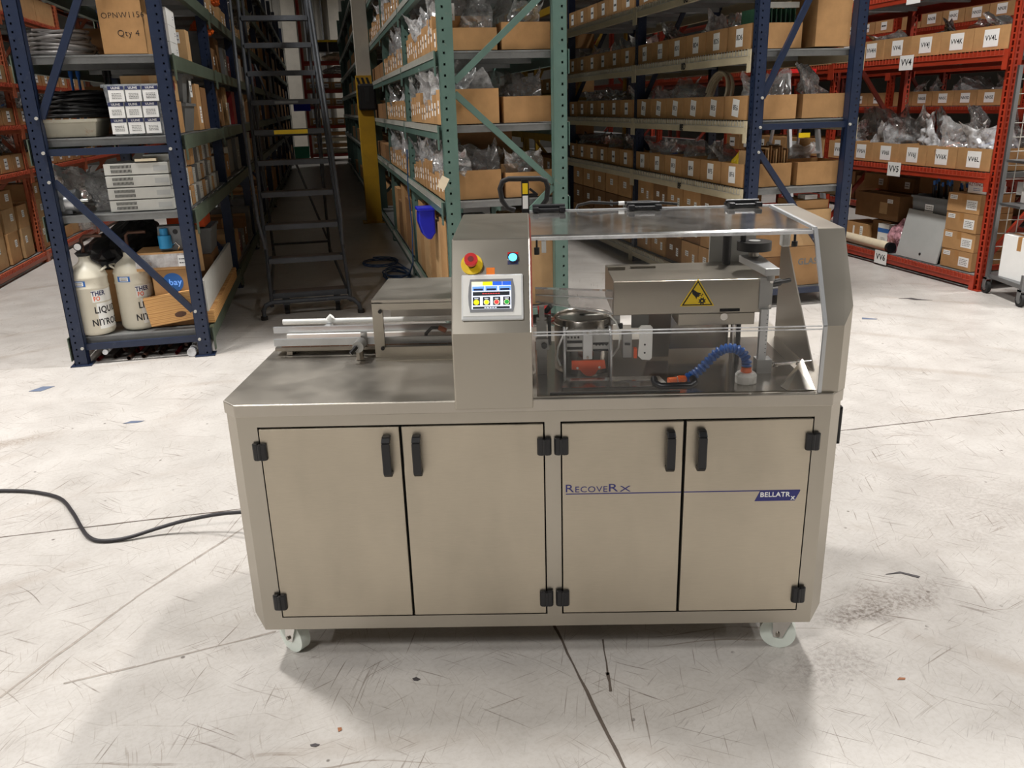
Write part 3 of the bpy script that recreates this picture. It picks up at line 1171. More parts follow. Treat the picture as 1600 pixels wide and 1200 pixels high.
# ------------------------------------------------------------------ white-beam rack: bins 8C..8F and the next bay
rowsD = {'C': 2.62, 'D': 2.06, 'E': 1.53, 'F': 1.0}
seq = 0
for row, z in rowsD.items():
    for k in range(6):
        w = 0.395
        v = 6.37 + (5 - k) * 0.412 + w / 2
        code = '8%s%d' % (row, k + 1)
        put_bin(3.335, v, z, w, 0.43, 0.185, 'L', 'open cardboard bin labelled %s on the white-beamed rack' % code, 'numbered bins on the white-beamed rack',
                code, 0.115, 0.135, tsize=0.055, yaw=RND.uniform(-0.01, 0.01), tilt=0.12 if row == 'E' else RND.uniform(-0.03, 0.03))
        if k in (4, 5) and row not in 'CD':
            put_bin(4.25, v, z, w, 0.43, 0.185, 'R', 'unlabelled back of a cardboard bin behind bin %s at the rack end' % code, 'numbered bins on the white-beamed rack', lab=False)
        if row in 'DEF' and k in (0, 1, 2, 3, 4) and not (row == 'E' and k in (3, 4)):
            put_bag(3.56, v, z + 0.05, 0.34, 0.36, 0.26 + 0.05 * (k % 2), 'crumpled clear plastic bag rising out of bin %s' % code, 'bags in the numbered bins')
    # next bay, printed codes too small to read
    for k in range(6):
        w = 0.395
        v = 8.95 + (5 - k) * 0.412 + w / 2
        put_bin(3.335, v, z, w, 0.43, 0.185, 'L', '%s cardboard bin past the second blue post, row %s of the white-beamed rack' % (ordn(5 - k), row),
                'bins in the second bay of the white-beamed rack', None, 0.10, 0.125, rows=1)
        if row in 'DEF' and k in (0, 1, 3, 4, 5):
            put_bag(3.56, v, z + 0.05, 0.34, 0.36, 0.27, 'plastic bag in the %s bin past the second post, row %s' % (ordn(5 - k), row), 'bags in the second bay')
    beam_tag(rackD, 3.33, 7.55, z - 0.072, '8' + row, 0.075)
    # small clip-on stickers
put_bag(4.02, 6.60, 1.53 + 0.06, 0.40, 0.36, 0.34, 'clear bag with blue parts standing in the end bin of the white-beamed rack', 'bags in the numbered bins', 'bag')
put_bag(3.60, 6.58, 1.53 + 0.05, 0.38, 0.34, 0.33, 'clear bag with blue fittings rising out of bin 8E6', 'bags in the numbered bins', 'bag', 1)
put_bag(4.05, 6.95, 1.0 + 0.04, 0.4, 0.36, 0.28, 'silvery plastic bag lying in the lower end bin of the white-beamed rack', 'bags in the numbered bins', 'bag_white', 2)
put_bag(3.62, 6.98, 2.06 + 0.05, 0.38, 0.36, 0.27, 'smoky plastic bag rising out of bin 8D5', 'bags in the numbered bins', 'bag_smoke', 1)

# coil of clear hose standing in bins 8E4 and 8E5
pts = []
for k in range(5 * 30):
    a = 2 * math.pi * k / 30
    L_ = k // 30
    pts.append((0.016 * (L_ - 2) + 0.008 * math.sin(a), (0.20 - 0.012 * (L_ % 3)) * math.cos(a), 0.18 + (0.175 - 0.010 * (L_ % 3)) * math.sin(a)))
o = link('hose_coil', MB().tube(pts, 0.012, 7).mesh('hose_coil', 'tube_card'))
o.location = RW(3.52, 7.30, 1.575)
o.rotation_euler = (0, 0.12, TH)
tag(o, 'coil of pale translucent hose standing upright in bins 8E4 and 8E5', 'hose')
# end of the top rows: circuit boards and tall carton
o = carton(3.56, 6.40, 2.075, 0.36, 0.30, 0.13, 'green circuit boards packed upright in the end bin beside the tall carton', 'equip_grey', tape=False, name='circuit_board_rack', cat='electronics')
for k in range(9):
    x = -0.16 + k * 0.04
    link('circuit_board', MB().box(x, x + 0.006, 0.02, 0.28, 0.13, 0.285).box(x + 0.006, x + 0.018, 0.03, 0.10, 0.16, 0.24, 1).mesh('circuit_board', ['pcb_green', 'black_plastic']), o)
link('rail', MB().box(-0.18, 0.18, -0.004, 0.02, 0.285, 0.325).mesh('rail', 'wire_grey'), o)
carton(4.02, 6.345, 2.072, 0.30, 0.4, 0.44, 'tall plain cardboard carton on the end of the white-beamed rack, top level', 'card', tape=True)
# brown paper separators in the lower end bin
o = T('paper_separator_bundle', 'bundle of brown cardboard separators standing in the end bin of row F', 'cardboard', (3.58, 6.42, 1.05), 'r')
for k in range(14):
    P(MB().box(3.415 + k * 0.0245, 3.421 + k * 0.0245, 6.40, 6.62, 1.03, 1.29 + 0.012 * ((k * 5) % 4)), 'separator', 'card_dark' if k % 3 else 'card_pale', o)
# yellow gloves and a grey box in row F
ob = link('plastic_bag', bag_mesh(5, 'yellow', 0.3))
ob.location, ob.rotation_euler, ob.scale = RW(3.46, 6.72, 1.10), (0, 0, TH), (0.12, 0.14, 0.17)
tag(ob, 'yellow plastic sleeve in the end bin of row F', 'bag')
# bottom shelf cartons of the white-beamed rack
q = random.Random(8)
n = 0
for k in range(6):
    v = 6.42 + k * 0.40
    for j in range(3 if k else 2):
        o = carton(3.36 + q.uniform(0, 0.02), v + 0.19, 0.165 + j * 0.245, 0.375, 0.4, 0.24,
                   'brown carton with white stickers, %s in column %s on the bottom shelf under row F' % (['bottom', 'middle', 'top'][j], ordn(k)), 'card' if (k + j) % 3 else 'card_dark', 'L', group='cartons under row F')
        stick(o, -0.06, 0, 0.13, 0.07, 0.05, rows=2)
        stick(o, 0.09, 0, 0.10, 0.05, 0.08, rows=3)
for k in range(5):
    v = 9.05 + k * 0.46
    for j in range(3):
        o = carton(3.37, v + 0.2, 0.165 + j * 0.25, 0.42, 0.4, 0.24,
                   'carton past the second post, %s in column %s on the bottom shelf' % (['bottom', 'middle', 'top'][j], ordn(k)), 'card_dark' if j % 2 else 'card', 'L', group='cartons in the second bay under row F')
        stick(o, 0.0, 0, 0.13, 0.10, 0.07, rows=2)
o = carton(3.97, 6.35, 0.165, 0.40, 0.42, 0.33, 'large carton printed GLASS standing at the rack end behind the hood', 'card', 'F')
word(o, 'GLASS', 0.075, 0.02, -0.0008, 0.2, 'grey_bin', bold=0.002)
carton(3.97, 6.36, 0.50, 0.38, 0.42, 0.30, 'plain carton stacked on the GLASS carton', 'card_pale', 'F')
carton(3.99, 6.38, 0.805, 0.30, 0.3, 0.07, 'low open tray of parts on top of the plain carton', 'card', 'F', tape=False)
carton(4.0, 6.42, 0.88, 0.12, 0.10, 0.035, 'small white box on the parts tray at the rack end', 'paper', 'F', yaw=0.1, tape=False)

# yellow rack bins
n = 0
for z, rn in ((0.16, 'bottom'), (0.72, 'second'), (1.28, 'third'), (1.84, 'fourth'), (2.4, 'top')):
    for k in range(8):
        w = 0.55
        put_bin(3.335, (11.63, 14.18)[k // 4] + (k % 4) * 0.6 + w / 2, z, w, 0.43, 0.2, 'L', '%s cardboard bin from the near end, %s level of the yellow rack' % (ordn(k), rn),
                'bins on the yellow rack', None, 0.12, 0.1, rows=1)

# ------------------------------------------------------------------ orange VV rack
for row, z in (('VV3', 2.62), ('VV4', 2.03), ('VV6', 1.03)):
    for k, ch in enumerate('GHIJKL'):
        w = 0.40
        v = 6.36 + (5 - k) * 0.412 + w / 2
        code = row + ch
        put_bin(5.66, v, z, w, 0.45, 0.19, 'L', 'open cardboard bin labelled %s on the red-orange rack' % code, 'numbered bins on the VV rack',
                code, 0.165, 0.14, tsize=0.058, yaw=RND.uniform(-0.015, 0.015))
        if row == 'VV6':
            put_bag(5.86, v, z + 0.07, 0.40, 0.40, 0.36, 'glossy plastic bag of parts spilling out of bin %s' % code, 'bags in the VV bins', ['bag', 'bag_white', 'bag', 'bag_white', 'bag', 'bag_white'][k], k % 4)
            put_bag(6.08, v + 0.05, z + 0.10, 0.36, 0.40, 0.42, 'smoky plastic bag standing at the back of bin %s' % code, 'bags in the VV bins', 'bag_smoke' if k % 2 else 'bag', (k + 2) % 4)
        if row == 'VV4' and k in (1, 3, 4, 5):
            put_bag(5.95, v, z + 0.06, 0.44, 0.44, 0.24, 'grey plastic bag lying in bin %s' % code, 'bags in the VV bins', 'bag_white' if k == 1 else 'bag_smoke', k % 4)
    for k in range(6):
        w = 0.40
        put_bin(5.66, 8.93 + k * 0.412 + w / 2, z, w, 0.45, 0.19, 'L', '%s bin past the second post, level %s of the red-orange rack' % (ordn(k), row),
                'bins in the second bay of the VV rack', None, 0.14, 0.12, rows=1)
for tx, v, z in (('VV3', 7.57, 2.575), ('VV4', 7.57, 1.985), ('VV5', 7.57, 0.985), ('VV6', 7.62, 0.085)):
    beam_tag(rackE, 5.65, v, z, tx, 0.085, 0.2, 0.135)
# bottom level of the VV rack
for j in range(4):
    o = carton(5.70, 6.65, 0.137 + j * 0.172, 0.40, 0.36, 0.168, 'brown carton with two white stickers, %s of the four stacked by the orange post' % ['lowest', 'second lowest', 'third', 'top'][j],
               'card', 'L', yaw=0.03 * (j % 2) - 0.01, group='four stacked cartons by the orange post')
    stick(o, 0.10, 0, 0.075, 0.13, 0.085, rows=4)
    stick(o, -0.13, 0, 0.13, 0.09, 0.04, rows=2)
    link('tape', MB().box(-0.025, 0.025, -0.0006, 0, 0.10, 0.168).mesh('tape', 'tape_tan'), o)
o = carton(5.74, 6.56, 0.83, 0.22, 0.2, 0.105, 'white box printed KEYENCE on top of the four stacked cartons', 'paper', 'L', tape=False)
word(o, 'KEYENCE', 0.042, -0.01, -0.0008, 0.078, 'dark_red', bold=0.0006)
stick(o, 0.0, -0.0004, 0.035, 0.11, 0.045, rows=2, pmat='tape_blue')
o = tote(5.78, 7.17, 0.137, 0.56, 0.45, 0.60, 'dark grey plastic tote full of black cables behind the grey panel', 'grey_bin', 'L', taper=0.86)
stick(o, -0.02, -0.004, 0.50, 0.12, 0.055, rows=2)
stick(o, -0.02, -0.005, 0.44, 0.12, 0.05, rows=1)
q = random.Random(3)
for k in range(11):
    u_, v_ = 5.86 + q.uniform(0, 0.25), 6.93 + k * 0.047
    t = T('cable_plug', '%s blue-tipped black cable plug from the right, standing in the grey tote' % ordn(k), 'cable', (u_, v_, 0.58), 'r', group='plugs in the grey tote')
    l_ = 0.235 + q.uniform(-0.03, 0.05)
    P(MB().cyl((u_, v_, 0.52), (u_ - 0.02, v_ + q.uniform(-0.03, 0.03), 0.58 + l_), 0.013, 8), 'plug_body', 'black_plastic', t)
    P(MB().cyl((u_ - 0.02, v_, 0.58 + l_), (u_ - 0.025, v_, 0.62 + l_), 0.011, 8), 'tip', 'tape_blue', t)
o = MB()
o.add([(5.68, 6.88, 0.135), (5.68, 7.48, 0.135), (5.76, 7.46, 0.60), (5.76, 6.88, 0.58)], [(0, 1, 2, 3)])
o.add([(5.695, 6.88, 0.135), (5.695, 7.48, 0.135), (5.775, 7.46, 0.60), (5.775, 6.88, 0.58)], [(3, 2, 1, 0)])
o.add(o.v[:], [(0, 4, 5, 1), (1, 5, 6, 2), (2, 6, 7, 3), (3, 7, 4, 0)])
o = ONE(o, 'enclosure_cover', 'grey_pale', 'light grey metal panel leaning against the grey tote', 'panel', (5.69, 7.18, 0.135), 'r')
link('lock', MB().cyl((-0.004, -0.05, 0.06), (-0.0, -0.05, 0.06), 0.014, 10).mesh('lock', 'black_plastic'), o, (0, 0, 0))
t = T('cardboard_tube', 'long cream mailing tube with black end cap lying on the bottom orange beam', 'tube', (5.74, 8.0, 0.137), 'r')
P(MB().cyl((5.75, 8.75, 0.187), (5.70, 7.62, 0.187), 0.05, 18), 'tube_body', 'tube_card', t)
P(MB().cyl((5.70, 7.62, 0.187), (5.698, 7.575, 0.187), 0.053, 18), 'end_cap', 'black_plastic', t)
o = carton(5.86, 8.12, 0.42, 0.74, 0.35, 0.26, 'large brown carton with a paper sticker resting on smaller boxes, bottom of the VV rack', 'card_dark', 'L')
stick(o, 0.12, 0, 0.12, 0.13, 0.12, rows=0, mat='card_pale')
stick(o, 0.22, 0, 0.2, 0.09, 0.04, rows=2)
o = carton(5.80, 8.36, 0.137, 0.42, 0.3, 0.21, 'brown carton with barcode stickers behind the mailing tube', 'card', 'L')
stick(o, 0.1, 0, 0.11, 0.05, 0.14, rows=5)
stick(o, -0.04, 0, 0.11, 0.03, 0.12, rows=0)
carton(5.86, 8.0, 0.137, 0.3, 0.3, 0.27, 'dark carton supporting the large brown carton in the VV rack', 'card_dark', 'L')
o = carton(5.80, 7.88, 0.137, 0.18, 0.12, 0.25, 'white box with a blue band beside the pink bag', 'paper', 'L', tape=False)
link('band', MB().box(-0.0905, 0.0905, -0.0008, 0.12, 0.16, 0.205).mesh('band', 'tape_blue'), o)
stick(o, 0.01, -0.001, 0.08, 0.09, 0.09, rows=4)
ob = link('plastic_bag', bag_mesh(77, 'bag_pink', 0.3))
ob.location, ob.rotation_euler, ob.scale = RW(5.83, 7.64, 0.137), (0, 0, TH), (0.2, 0.36, 0.34)
tag(ob, 'pink bubble-wrap bag between the white box and the grey panel', 'bag')
for k, (v, z, h, m_) in enumerate(((7.62, 0.137, 0.34, 'card_pale'), (7.60, 0.48, 0.22, 'paper'), (8.55, 0.69, 0.16, 'card'), (8.1, 0.69, 0.15, 'card_dark'), (7.6, 0.71, 0.16, 'card_dark'))):
    o = carton(6.12, v, z, 0.42, 0.34, h, ['pale carton with blue print behind the pink bag', 'white carton with red print above the pink bag', 'flat carton on top of the large brown carton, left end',
               'flat carton on top of the large brown carton, middle', 'flat carton on top of the large brown carton, right end'][k], m_, 'L')
    stick(o, 0.1, 0, h / 2, 0.08, 0.07, rows=2, pmat='tape_blue' if k == 0 else 'ink')

# NN rack behind
n = 0
for row, z in (('NN3', 2.55), ('NN5', 1.53)):
    for k, ch in enumerate('EDCBA'):
        w = 0.40
        v = 9.22 + k * 0.415 + w / 2
        put_bin(8.22, v, z, w, 0.45, 0.19, 'L', 'open cardboard bin labelled %s%s on the rear orange rack' % (row, ch), 'numbered bins on the NN rack', row + ch, 0.165, 0.12, tsize=0.052)
        put_bag(8.42, v, z + 0.06, 0.38, 0.38, 0.30, 'plastic bag rising out of bin %s%s' % (row, ch), 'bags in the NN bins')
    for k in range(4):
        w = 0.40
        v = 11.48 + k * 0.415 + w / 2
        put_bin(8.22, v, z, w, 0.45, 0.19, 'L', '%s bin past the inner post, level %s of the rear orange rack' % (ordn(k), row), 'bins in the next bay of the NN rack', None, 0.13, 0.11, rows=1)
    put_bin(8.22, 9.06, z, 0.28, 0.45, 0.19, 'L', 'unreadable cardboard bin right of bin %sE' % row, 'bins in the next bay of the NN rack', None, 0.13, 0.11, rows=1)
for k in range(8):
    carton(8.25, (9.2, 11.75)[k // 4] + (k % 4) * 0.55, 0.75, 0.48, 0.4, 0.22 + 0.08 * (k % 3), '%s dark carton from the right on the second level of the rear orange rack' % ordn(k), 'card_dark', 'L', group='cartons on the NN rack')
for k in range(8):
    carton(8.25, (9.2, 11.75)[k // 4] + (k % 4) * 0.55, 2.05, 0.48, 0.4, 0.2 + 0.06 * (k % 3), '%s carton from the right on the fourth level of the rear orange rack' % ordn(k), 'card', 'L', group='cartons on the NN rack')
for k in range(8):
    carton(8.25, (9.2, 11.75)[k // 4] + (k % 4) * 0.55, 0.137, 0.5, 0.4, 0.3 + 0.06 * (k % 3), '%s carton from the right on the lowest level of the rear orange rack' % ordn(k), 'card_dark', 'L', group='cartons on the NN rack')

# ------------------------------------------------------------------ green rack
q = random.Random(21)
widths = [0.20, 0.17, 0.15, 0.19, 0.16, 0.13, 0.21, 0.17, 0.16, 0.18, 0.15, 0.16]
lev = {1.02: 'waist-high', 1.57: 'middle', 2.08: 'upper'}
for z, nm in lev.items():
    v = 6.37
    for k, w in enumerate(widths):
        hh = 0.150 + 0.032 * ((k * 3 + k // 2 + int(z * 10)) % 4)
        put_bin(0.885, v + w / 2, z, w - 0.006, 0.44, hh, 'L', '%s cardboard bin from the near post, aisle side of the %s green shelf' % (ordn(k), nm), 'bins along the aisle side of the green rack',
                None, 0.046, 0.095, rows=1, yaw=RND.uniform(-0.05, 0.05))
        if k in (1, 2, 4, 6, 7, 9, 11) or (z < 1.6 and k in (0, 3, 5)):
            put_bag(1.0, v + w / 2, z + hh * 0.5, 0.26, 0.30, 0.28 + 0.06 * (k % 2), 'clear plastic bag over the %s bin of the %s green shelf' % (ordn(k), nm), 'bags on the green rack')
        v += w + 0.005
    for j, v in enumerate((6.37,)):
        put_bin(1.80, v + 0.10, z, 0.2, 0.44, 0.185, 'R', 'plain long side of the right cardboard bin on the end of the %s green shelf' % nm, 'bins on the end of the green rack', lab=False)
    put_bag(1.55, 6.55, z + 0.1, 0.36, 0.3, 0.26, 'crumpled plastic bag over the right end bin of the %s green shelf' % nm, 'bags on the green rack')
    put_bag(1.18, 6.52, z + 0.1, 0.34, 0.3, 0.30, 'crumpled plastic bag over the left end bin of the %s green shelf' % nm, 'bags on the green rack')
    put_bag(1.35, 6.85, z + 0.02, 0.5, 0.4, 0.36, 'large clear plastic bag behind the end bins of the %s green shelf' % nm, 'bags on the green rack', 'bag')
    v = 8.93
    for k in range(8):
        w = 0.29
        put_bin(0.885, v + w / 2, z, w - 0.01, 0.44, 0.17 + 0.03 * (k % 2), 'L', '%s cardboard bin past the second green post on the %s shelf' % (ordn(k), nm), 'bins in the second bay of the green rack', None, 0.07, 0.11, rows=1)
        if k in (0, 2, 5):
            put_bag(1.0, v + w / 2, z + 0.08, 0.28, 0.32, 0.34, 'plastic bag over the %s bin past the second green post, %s shelf' % (ordn(k), nm), 'bags on the green rack')
        v += w + 0.01
for z, nm in ((2.62, 'high'),):
    for k in range(14):
        v = 9.0 + k * 0.33 + (0.15 if k > 6 else 0)
        put_bin(0.885, v + 0.15, z, 0.29, 0.44, 0.18 + 0.03 * (k % 3), 'L', '%s cardboard bin on the high green shelf past the second post' % ordn(k), 'bins on the high green shelf', None, 0.07, 0.11, rows=1)
        if k in (2, 5, 8, 12):
            put_bag(1.0, v + 0.15, z + 0.08, 0.3, 0.32, 0.36, 'plastic bag over the %s bin on the high green shelf' % ordn(k), 'bags on the green rack')
for z, nm in ((1.02, 'waist-high'), (1.57, 'middle'), (2.08, 'upper'), (3.2, 'topmost')):
    for b in range(3):
        carton(0.9, 11.5 + b * 0.8 + 0.4, z, 0.76, 0.5, 0.2, '%s long carton beyond the third green post, %s shelf' % (ordn(b), nm), 'card_dark', 'L', group='cartons deep in the green rack')
for z, nm in ((0.16, 'lowest'), (1.02, 'waist-high'), (1.57, 'middle'), (2.08, 'upper'), (2.62, 'high'), (3.2, 'topmost')):
    for b in range(4):
        carton(0.9, 14.2 + b * 2.55 + 1.0, z, 1.9, 0.5, 0.26, '%s long carton beyond the yellow column, %s green shelf' % (ordn(b), nm), 'card', 'L', group='cartons deep in the green rack')
o = carton(0.93, 6.62, 2.30, 0.14, 0.12, 0.115, 'small white box standing on the bins of the upper green shelf by the post', 'paper', 'L', tape=False)
# parts on the lower end of the green rack
carton(1.25, 6.75, 1.025, 0.5, 0.3, 0.5, 'large dark carton behind the end bins of the waist-high green shelf', 'card_dark', 'F', tape=False)
o = carton(1.42, 6.48, 1.20, 0.14, 0.02, 0.07, 'paper tag on the bags in the waist-high end bins', 'card_pale', 'F', yaw=0.1, tape=False)
# lower level, end: grey box and cartons below the waist-high shelf
carton(1.12, 6.40, 0.165, 0.40, 0.5, 0.62, 'big brown carton on the lowest green shelf behind the control tower', 'card', 'F')
carton(1.09, 6.42, 0.79, 0.30, 0.35, 0.09, 'flat grey box on the big brown carton of the green rack', 'equip_grey', 'F', tape=False)
carton(1.56, 6.40, 0.165, 0.36, 0.5, 0.70, 'tall brown carton right of the big one on the lowest green shelf', 'card_pale', 'F')
# aisle side of the lowest level: flattened cartons leaning, blue bin
for k in range(6):
    v = 6.42 + k * 0.39
    hgt = [0.86, 0.80, 0.88, 0.74, 0.84, 0.70][k]
    mb = MB().box(0.885 + 0.006 * (k % 3), 0.915, v, v + 0.37, 0.165, hgt)
    ONE(mb, 'flattened_carton', 'card_pale' if k % 2 else 'card', '%s flattened carton from the near post standing on the lowest green shelf' % ordn(k), 'cardboard', (0.90, v + 0.18, 0.165), 'r', group='flattened cartons on the green rack')
for k in range(5):
    v = 8.95 + k * 0.46
    carton(0.9, v + 0.21, 0.165, 0.42, 0.5, 0.45 + 0.12 * (k % 3), '%s carton past the second post on the lowest green shelf' % ordn(k), 'card_dark' if k % 2 else 'card', 'L', group='cartons on the lowest green shelf')
t = T('hanging_bin', 'bright blue plastic bin hooked under the waist-high beam of the green rack', 'bin', (0.80, 6.98, 0.66), 'r')
poly = [(0.742, 0.915), (0.872, 0.915), (0.872, 0.71), (0.835, 0.655), (0.80, 0.66), (0.765, 0.70), (0.735, 0.80)]
P(MB().prism(poly[::-1], 6.93, 7.10, 'y'), 'bin_body', 'blue_plastic', t, bev=0.012)
P(MB().box(0.728, 0.875, 6.915, 7.11, 0.893, 0.918), 'rim', 'blue_plastic', t, bev=0.006)
mb = MB().box(-0.03, 0.03, 0, 0.004, -0.045, 0.045)
o = ONE(mb, 'paper_tag', 'tube_card', 'small cream paper tag hanging on the near green post', 'tag', (0.86, 6.24, 1.17), 'r', local=True)
o.rotation_euler = (0, 0.5, TH)
# blue cord down the second post and coiled on the floor
pts = [(0.86, 8.80, 1.30), (0.845, 8.80, 0.9), (0.86, 8.79, 0.5), (0.84, 8.75, 0.15), (0.78, 8.70, 0.012)]
for k in range(60):
    a = k * 0.42
    pts.append((0.66 + 0.13 * math.cos(a) + 0.02 * math.sin(k), 8.75 + 0.30 * math.sin(a) + 0.03 * math.cos(k * 1.7), 0.010 + 0.0012 * k))
for k in range(30):
    a = k * 0.5
    pts.append((0.55 + 0.20 * math.cos(a), 9.6 + 0.25 * math.sin(a), 0.010 + 0.0014 * k))
ONE(MB().tube(pts, 0.008, 6), 'extension_cord', 'cord_blue', 'dark blue cord hanging from the second green post and coiled on the aisle floor', 'cord', (0.8, 8.8, 0.0), 'r')

# ------------------------------------------------------------------ blue rack at the left: end bay, seen from its end
# top level (2.09)
coil(-1.66, 6.62, 2.095, 0.215, 0.0105, 16, 'coil of grey cable lying on the top visible shelf of the blue rack', 'cable_grey', 'cable', 1.0, 2, 7)
o = carton(-1.20, 6.34, 2.092, 0.27, 0.34, 0.42, 'plain carton with handwritten OPNW1156 Qty 4 on the blue rack', 'card', 'F', tape=False)
word(o, 'OPNW1156', 0.050, 0.015, -0.0008, 0.235, 'ink', bold=-0.0006, tilt=-0.03)
word(o, 'Qty 4', 0.056, 0.035, -0.0008, 0.125, 'ink', bold=-0.0006)
carton(-1.50, 6.95, 2.092, 0.36, 0.3, 0.21, 'low brown carton behind the grey cable coil', 'card_dark', 'F')
o = carton(-1.03, 7.45, 2.092, 0.15, 0.2, 0.24, 'brown box with printed label behind the blue post, upper shelf', 'card_pale', 'F', tape=False)
stick(o, 0, 0, 0.18, 0.06, 0.08, rows=2, pmat='logo_blue')
for j in range(3):
    o = carton(-0.99, 7.05, 2.092 + j * 0.115, 0.36, 0.30, 0.112, 'white carton, %s of the three stacked on the aisle side of the blue rack' % ['bottom', 'middle', 'top'][j], 'paper', 'R', tape=False, group='three white cartons')
    stick(o, 0.10, 0, 0.06, 0.05, 0.05, rows=2, pmat='ink_blue')
carton(-0.98, 7.72, 2.092, 0.3, 0.4, 0.18, 'brown carton with orange straps before the second post of the blue rack', 'card_dark', 'R')
# second level (1.57)
o = tote(-1.66, 6.33, 1.575, 0.40, 0.42, 0.115, 'dirty beige plastic tray under the black cable coil', 'bin_dirty', 'F', taper=0.9, name='plastic_tray', cat='tray')
coil(-1.62, 6.62, 1.695, 0.215, 0.011, 16, 'coil of black cable heaped on the dirty beige tray', 'cable_black', 'cable', 1.0, 5, 7)
t = T('label_tote', 'translucent tote filled with white packets with dark blue headers', 'tote', (-1.20, 6.36, 1.573), 'r')
org = ORG[t.name]
tm = link('tote_body', tote_mesh(0.36, 0.32, 0.33, 'tote_clear', taper=0.86), t, (0, -0.02, 0))
for r_ in range(3):
    for c_ in range(3):
        x = -0.105 + c_ * 0.108 + 0.016 * (r_ == 0) - 0.012
        pk = link('packet', MB().box(-0.049, 0.049, 0, 0.05, 0, 0.098).mesh('packet', 'paper'), t, (x, -0.022 - 0.006 * (2 - r_), 0.012 + (2 - r_) * 0.104))
        link('header', MB().box(-0.0492, 0.0492, -0.0008, 0.0, 0.074, 0.0982).mesh('header', 'ink_blue'), pk)
        word(pk, 'ULINE', 0.02, 0, -0.0012, 0.086, 'paper', bold=0.0004)
        link('print', print_mesh(0.06, 0.04, 4, 'ink', 3), pk, (0, 0.0008, 0.036))
for k, (u_, m_) in enumerate(((-1.73, 'blue_hose'), (-1.68, 'blue_hose'), (-1.50, 'black_plastic'), (-1.47, 'black_plastic'))):
    ONE(MB().cyl((u_, 7.0, 1.58), (u_ + 0.004, 7.0, 2.0), 0.010, 8).cyl((u_ + 0.004, 7.0, 1.98), (u_ + 0.004, 7.0, 2.02), 0.016, 8), 'hand_pump', m_,
        ['blue tool handle behind the black cable coil, left one', 'blue tool handle behind the black cable coil, right one', 'black tool handle behind the black cable coil, left one', 'black tool handle beside the translucent tote'][k], 'tool', (u_, 7.0, 1.58), 'r')
carton(-1.50, 7.1, 1.575, 0.34, 0.3, 0.34, 'dark carton behind the black cable coil', 'card_dark', 'F')
o = carton(-0.97, 6.62, 1.795, 0.30, 0.32, 0.165, 'carton with a round purple print beside the translucent tote', 'card_pale', 'R')
link('print', MB().cyl((0, -0.0008, 0.10), (0, 0.0, 0.10), 0.035, 16).mesh('print', 'dark_red'), o)
carton(-0.96, 6.60, 1.575, 0.32, 0.3, 0.215, 'carton supporting the one with the purple print', 'card', 'R')
o = tote(-0.955, 7.22, 1.785, 0.50, 0.40, 0.205, 'dark grey tote with a white 25 sticker stacked on another tote', 'grey_bin', 'R')
stick(o, 0.02, -0.012, 0.10, 0.12, 0.12, '25', 0.075)
tote(-0.955, 7.14, 1.575, 0.52, 0.42, 0.205, 'lower dark grey tote beneath the tote with the 25 sticker', 'grey_bin', 'R')
o = carton(-0.95, 7.68, 1.575, 0.28, 0.4, 0.36, 'brown carton with a red and white label on the aisle side', 'card', 'R')
stick(o, 0.04, 0, 0.12, 0.10, 0.13, rows=4, pmat='dark_red')
carton(-0.95, 8.05, 1.575, 0.34, 0.4, 0.34, 'tall brown carton before the second post, middle shelf of the blue rack', 'card_dark', 'R')
# third level (1.06)
for j in range(4):
    t = T('rack_instrument', '%s of four pale grey rack instruments stacked on the blue rack' % ['lowest', 'second', 'third', 'topmost'][j], 'equipment', (-1.265, 6.36, 1.065 + j * 0.083), 'r', group='stacked rack instruments')
    z = 1.065 + j * 0.083
    P(MB().box(-1.47, -1.05, 6.36, 6.80, z, z + 0.076), 'case', 'equip_white', t, bev=0.004)
    mb = MB()
    for k in range(16):
        for r_ in range(2):
            mb.box(-1.425 + k * 0.0085, -1.4205 + k * 0.0085, 6.3585, 6.361, z + 0.014 + r_ * 0.03, z + 0.034 + r_ * 0.03)
    s_ = P(mb, 'vent_slots', 'gap_black', t)
    s_['kind'] = 'stuff'
    P(MB().box(-1.15, -1.06, 6.3585, 6.361, z + 0.02, z + 0.055), 'panel', 'grey_pale', t)
carton(-1.19, 6.35, 1.40, 0.14, 0.1, 0.018, 'pale yellow card lying on the stacked rack instruments', 'tube_card', 'F', tape=False)
t = T('electric_motor', 'grey electric motor with a steel shaft on the blue rack', 'motor', (-1.76, 6.45, 1.065), 'r')
P(MB().cyl((-1.84, 6.42, 1.15), (-1.70, 6.42, 1.15), 0.075, 20), 'casing', 'aluminium', t, bev=0.006)
P(MB().cyl((-1.70, 6.42, 1.15), (-1.68, 6.42, 1.15), 0.082, 20), 'flange', 'equip_grey', t)
P(MB().cyl((-1.68, 6.42, 1.15), (-1.62, 6.42, 1.15), 0.015, 12), 'shaft', 'chrome', t)
P(MB().box(-1.84, -1.72, 6.37, 6.47, 1.065, 1.09), 'foot', 'equip_grey', t)
P(MB().box(-1.83, -1.76, 6.33, 6.35, 1.09, 1.17), 'terminal_box', 'equip_grey', t)
ob = put_bag(-1.62, 6.72, 1.065, 0.50, 0.5, 0.30, 'big bundle of smoky plastic film behind the electric motor', 'film on the blue rack', 'bag_smoke', 1, 0.2)
ob = put_bag(-1.50, 6.62, 1.065, 0.30, 0.32, 0.24, 'clear plastic film between the motor and the rack instruments', 'film on the blue rack', 'bag', 2, 0.8)
q = random.Random(12)
names = ['pale instrument module', 'white terminal block', 'grey relay module', 'pale drive unit']
k = 0
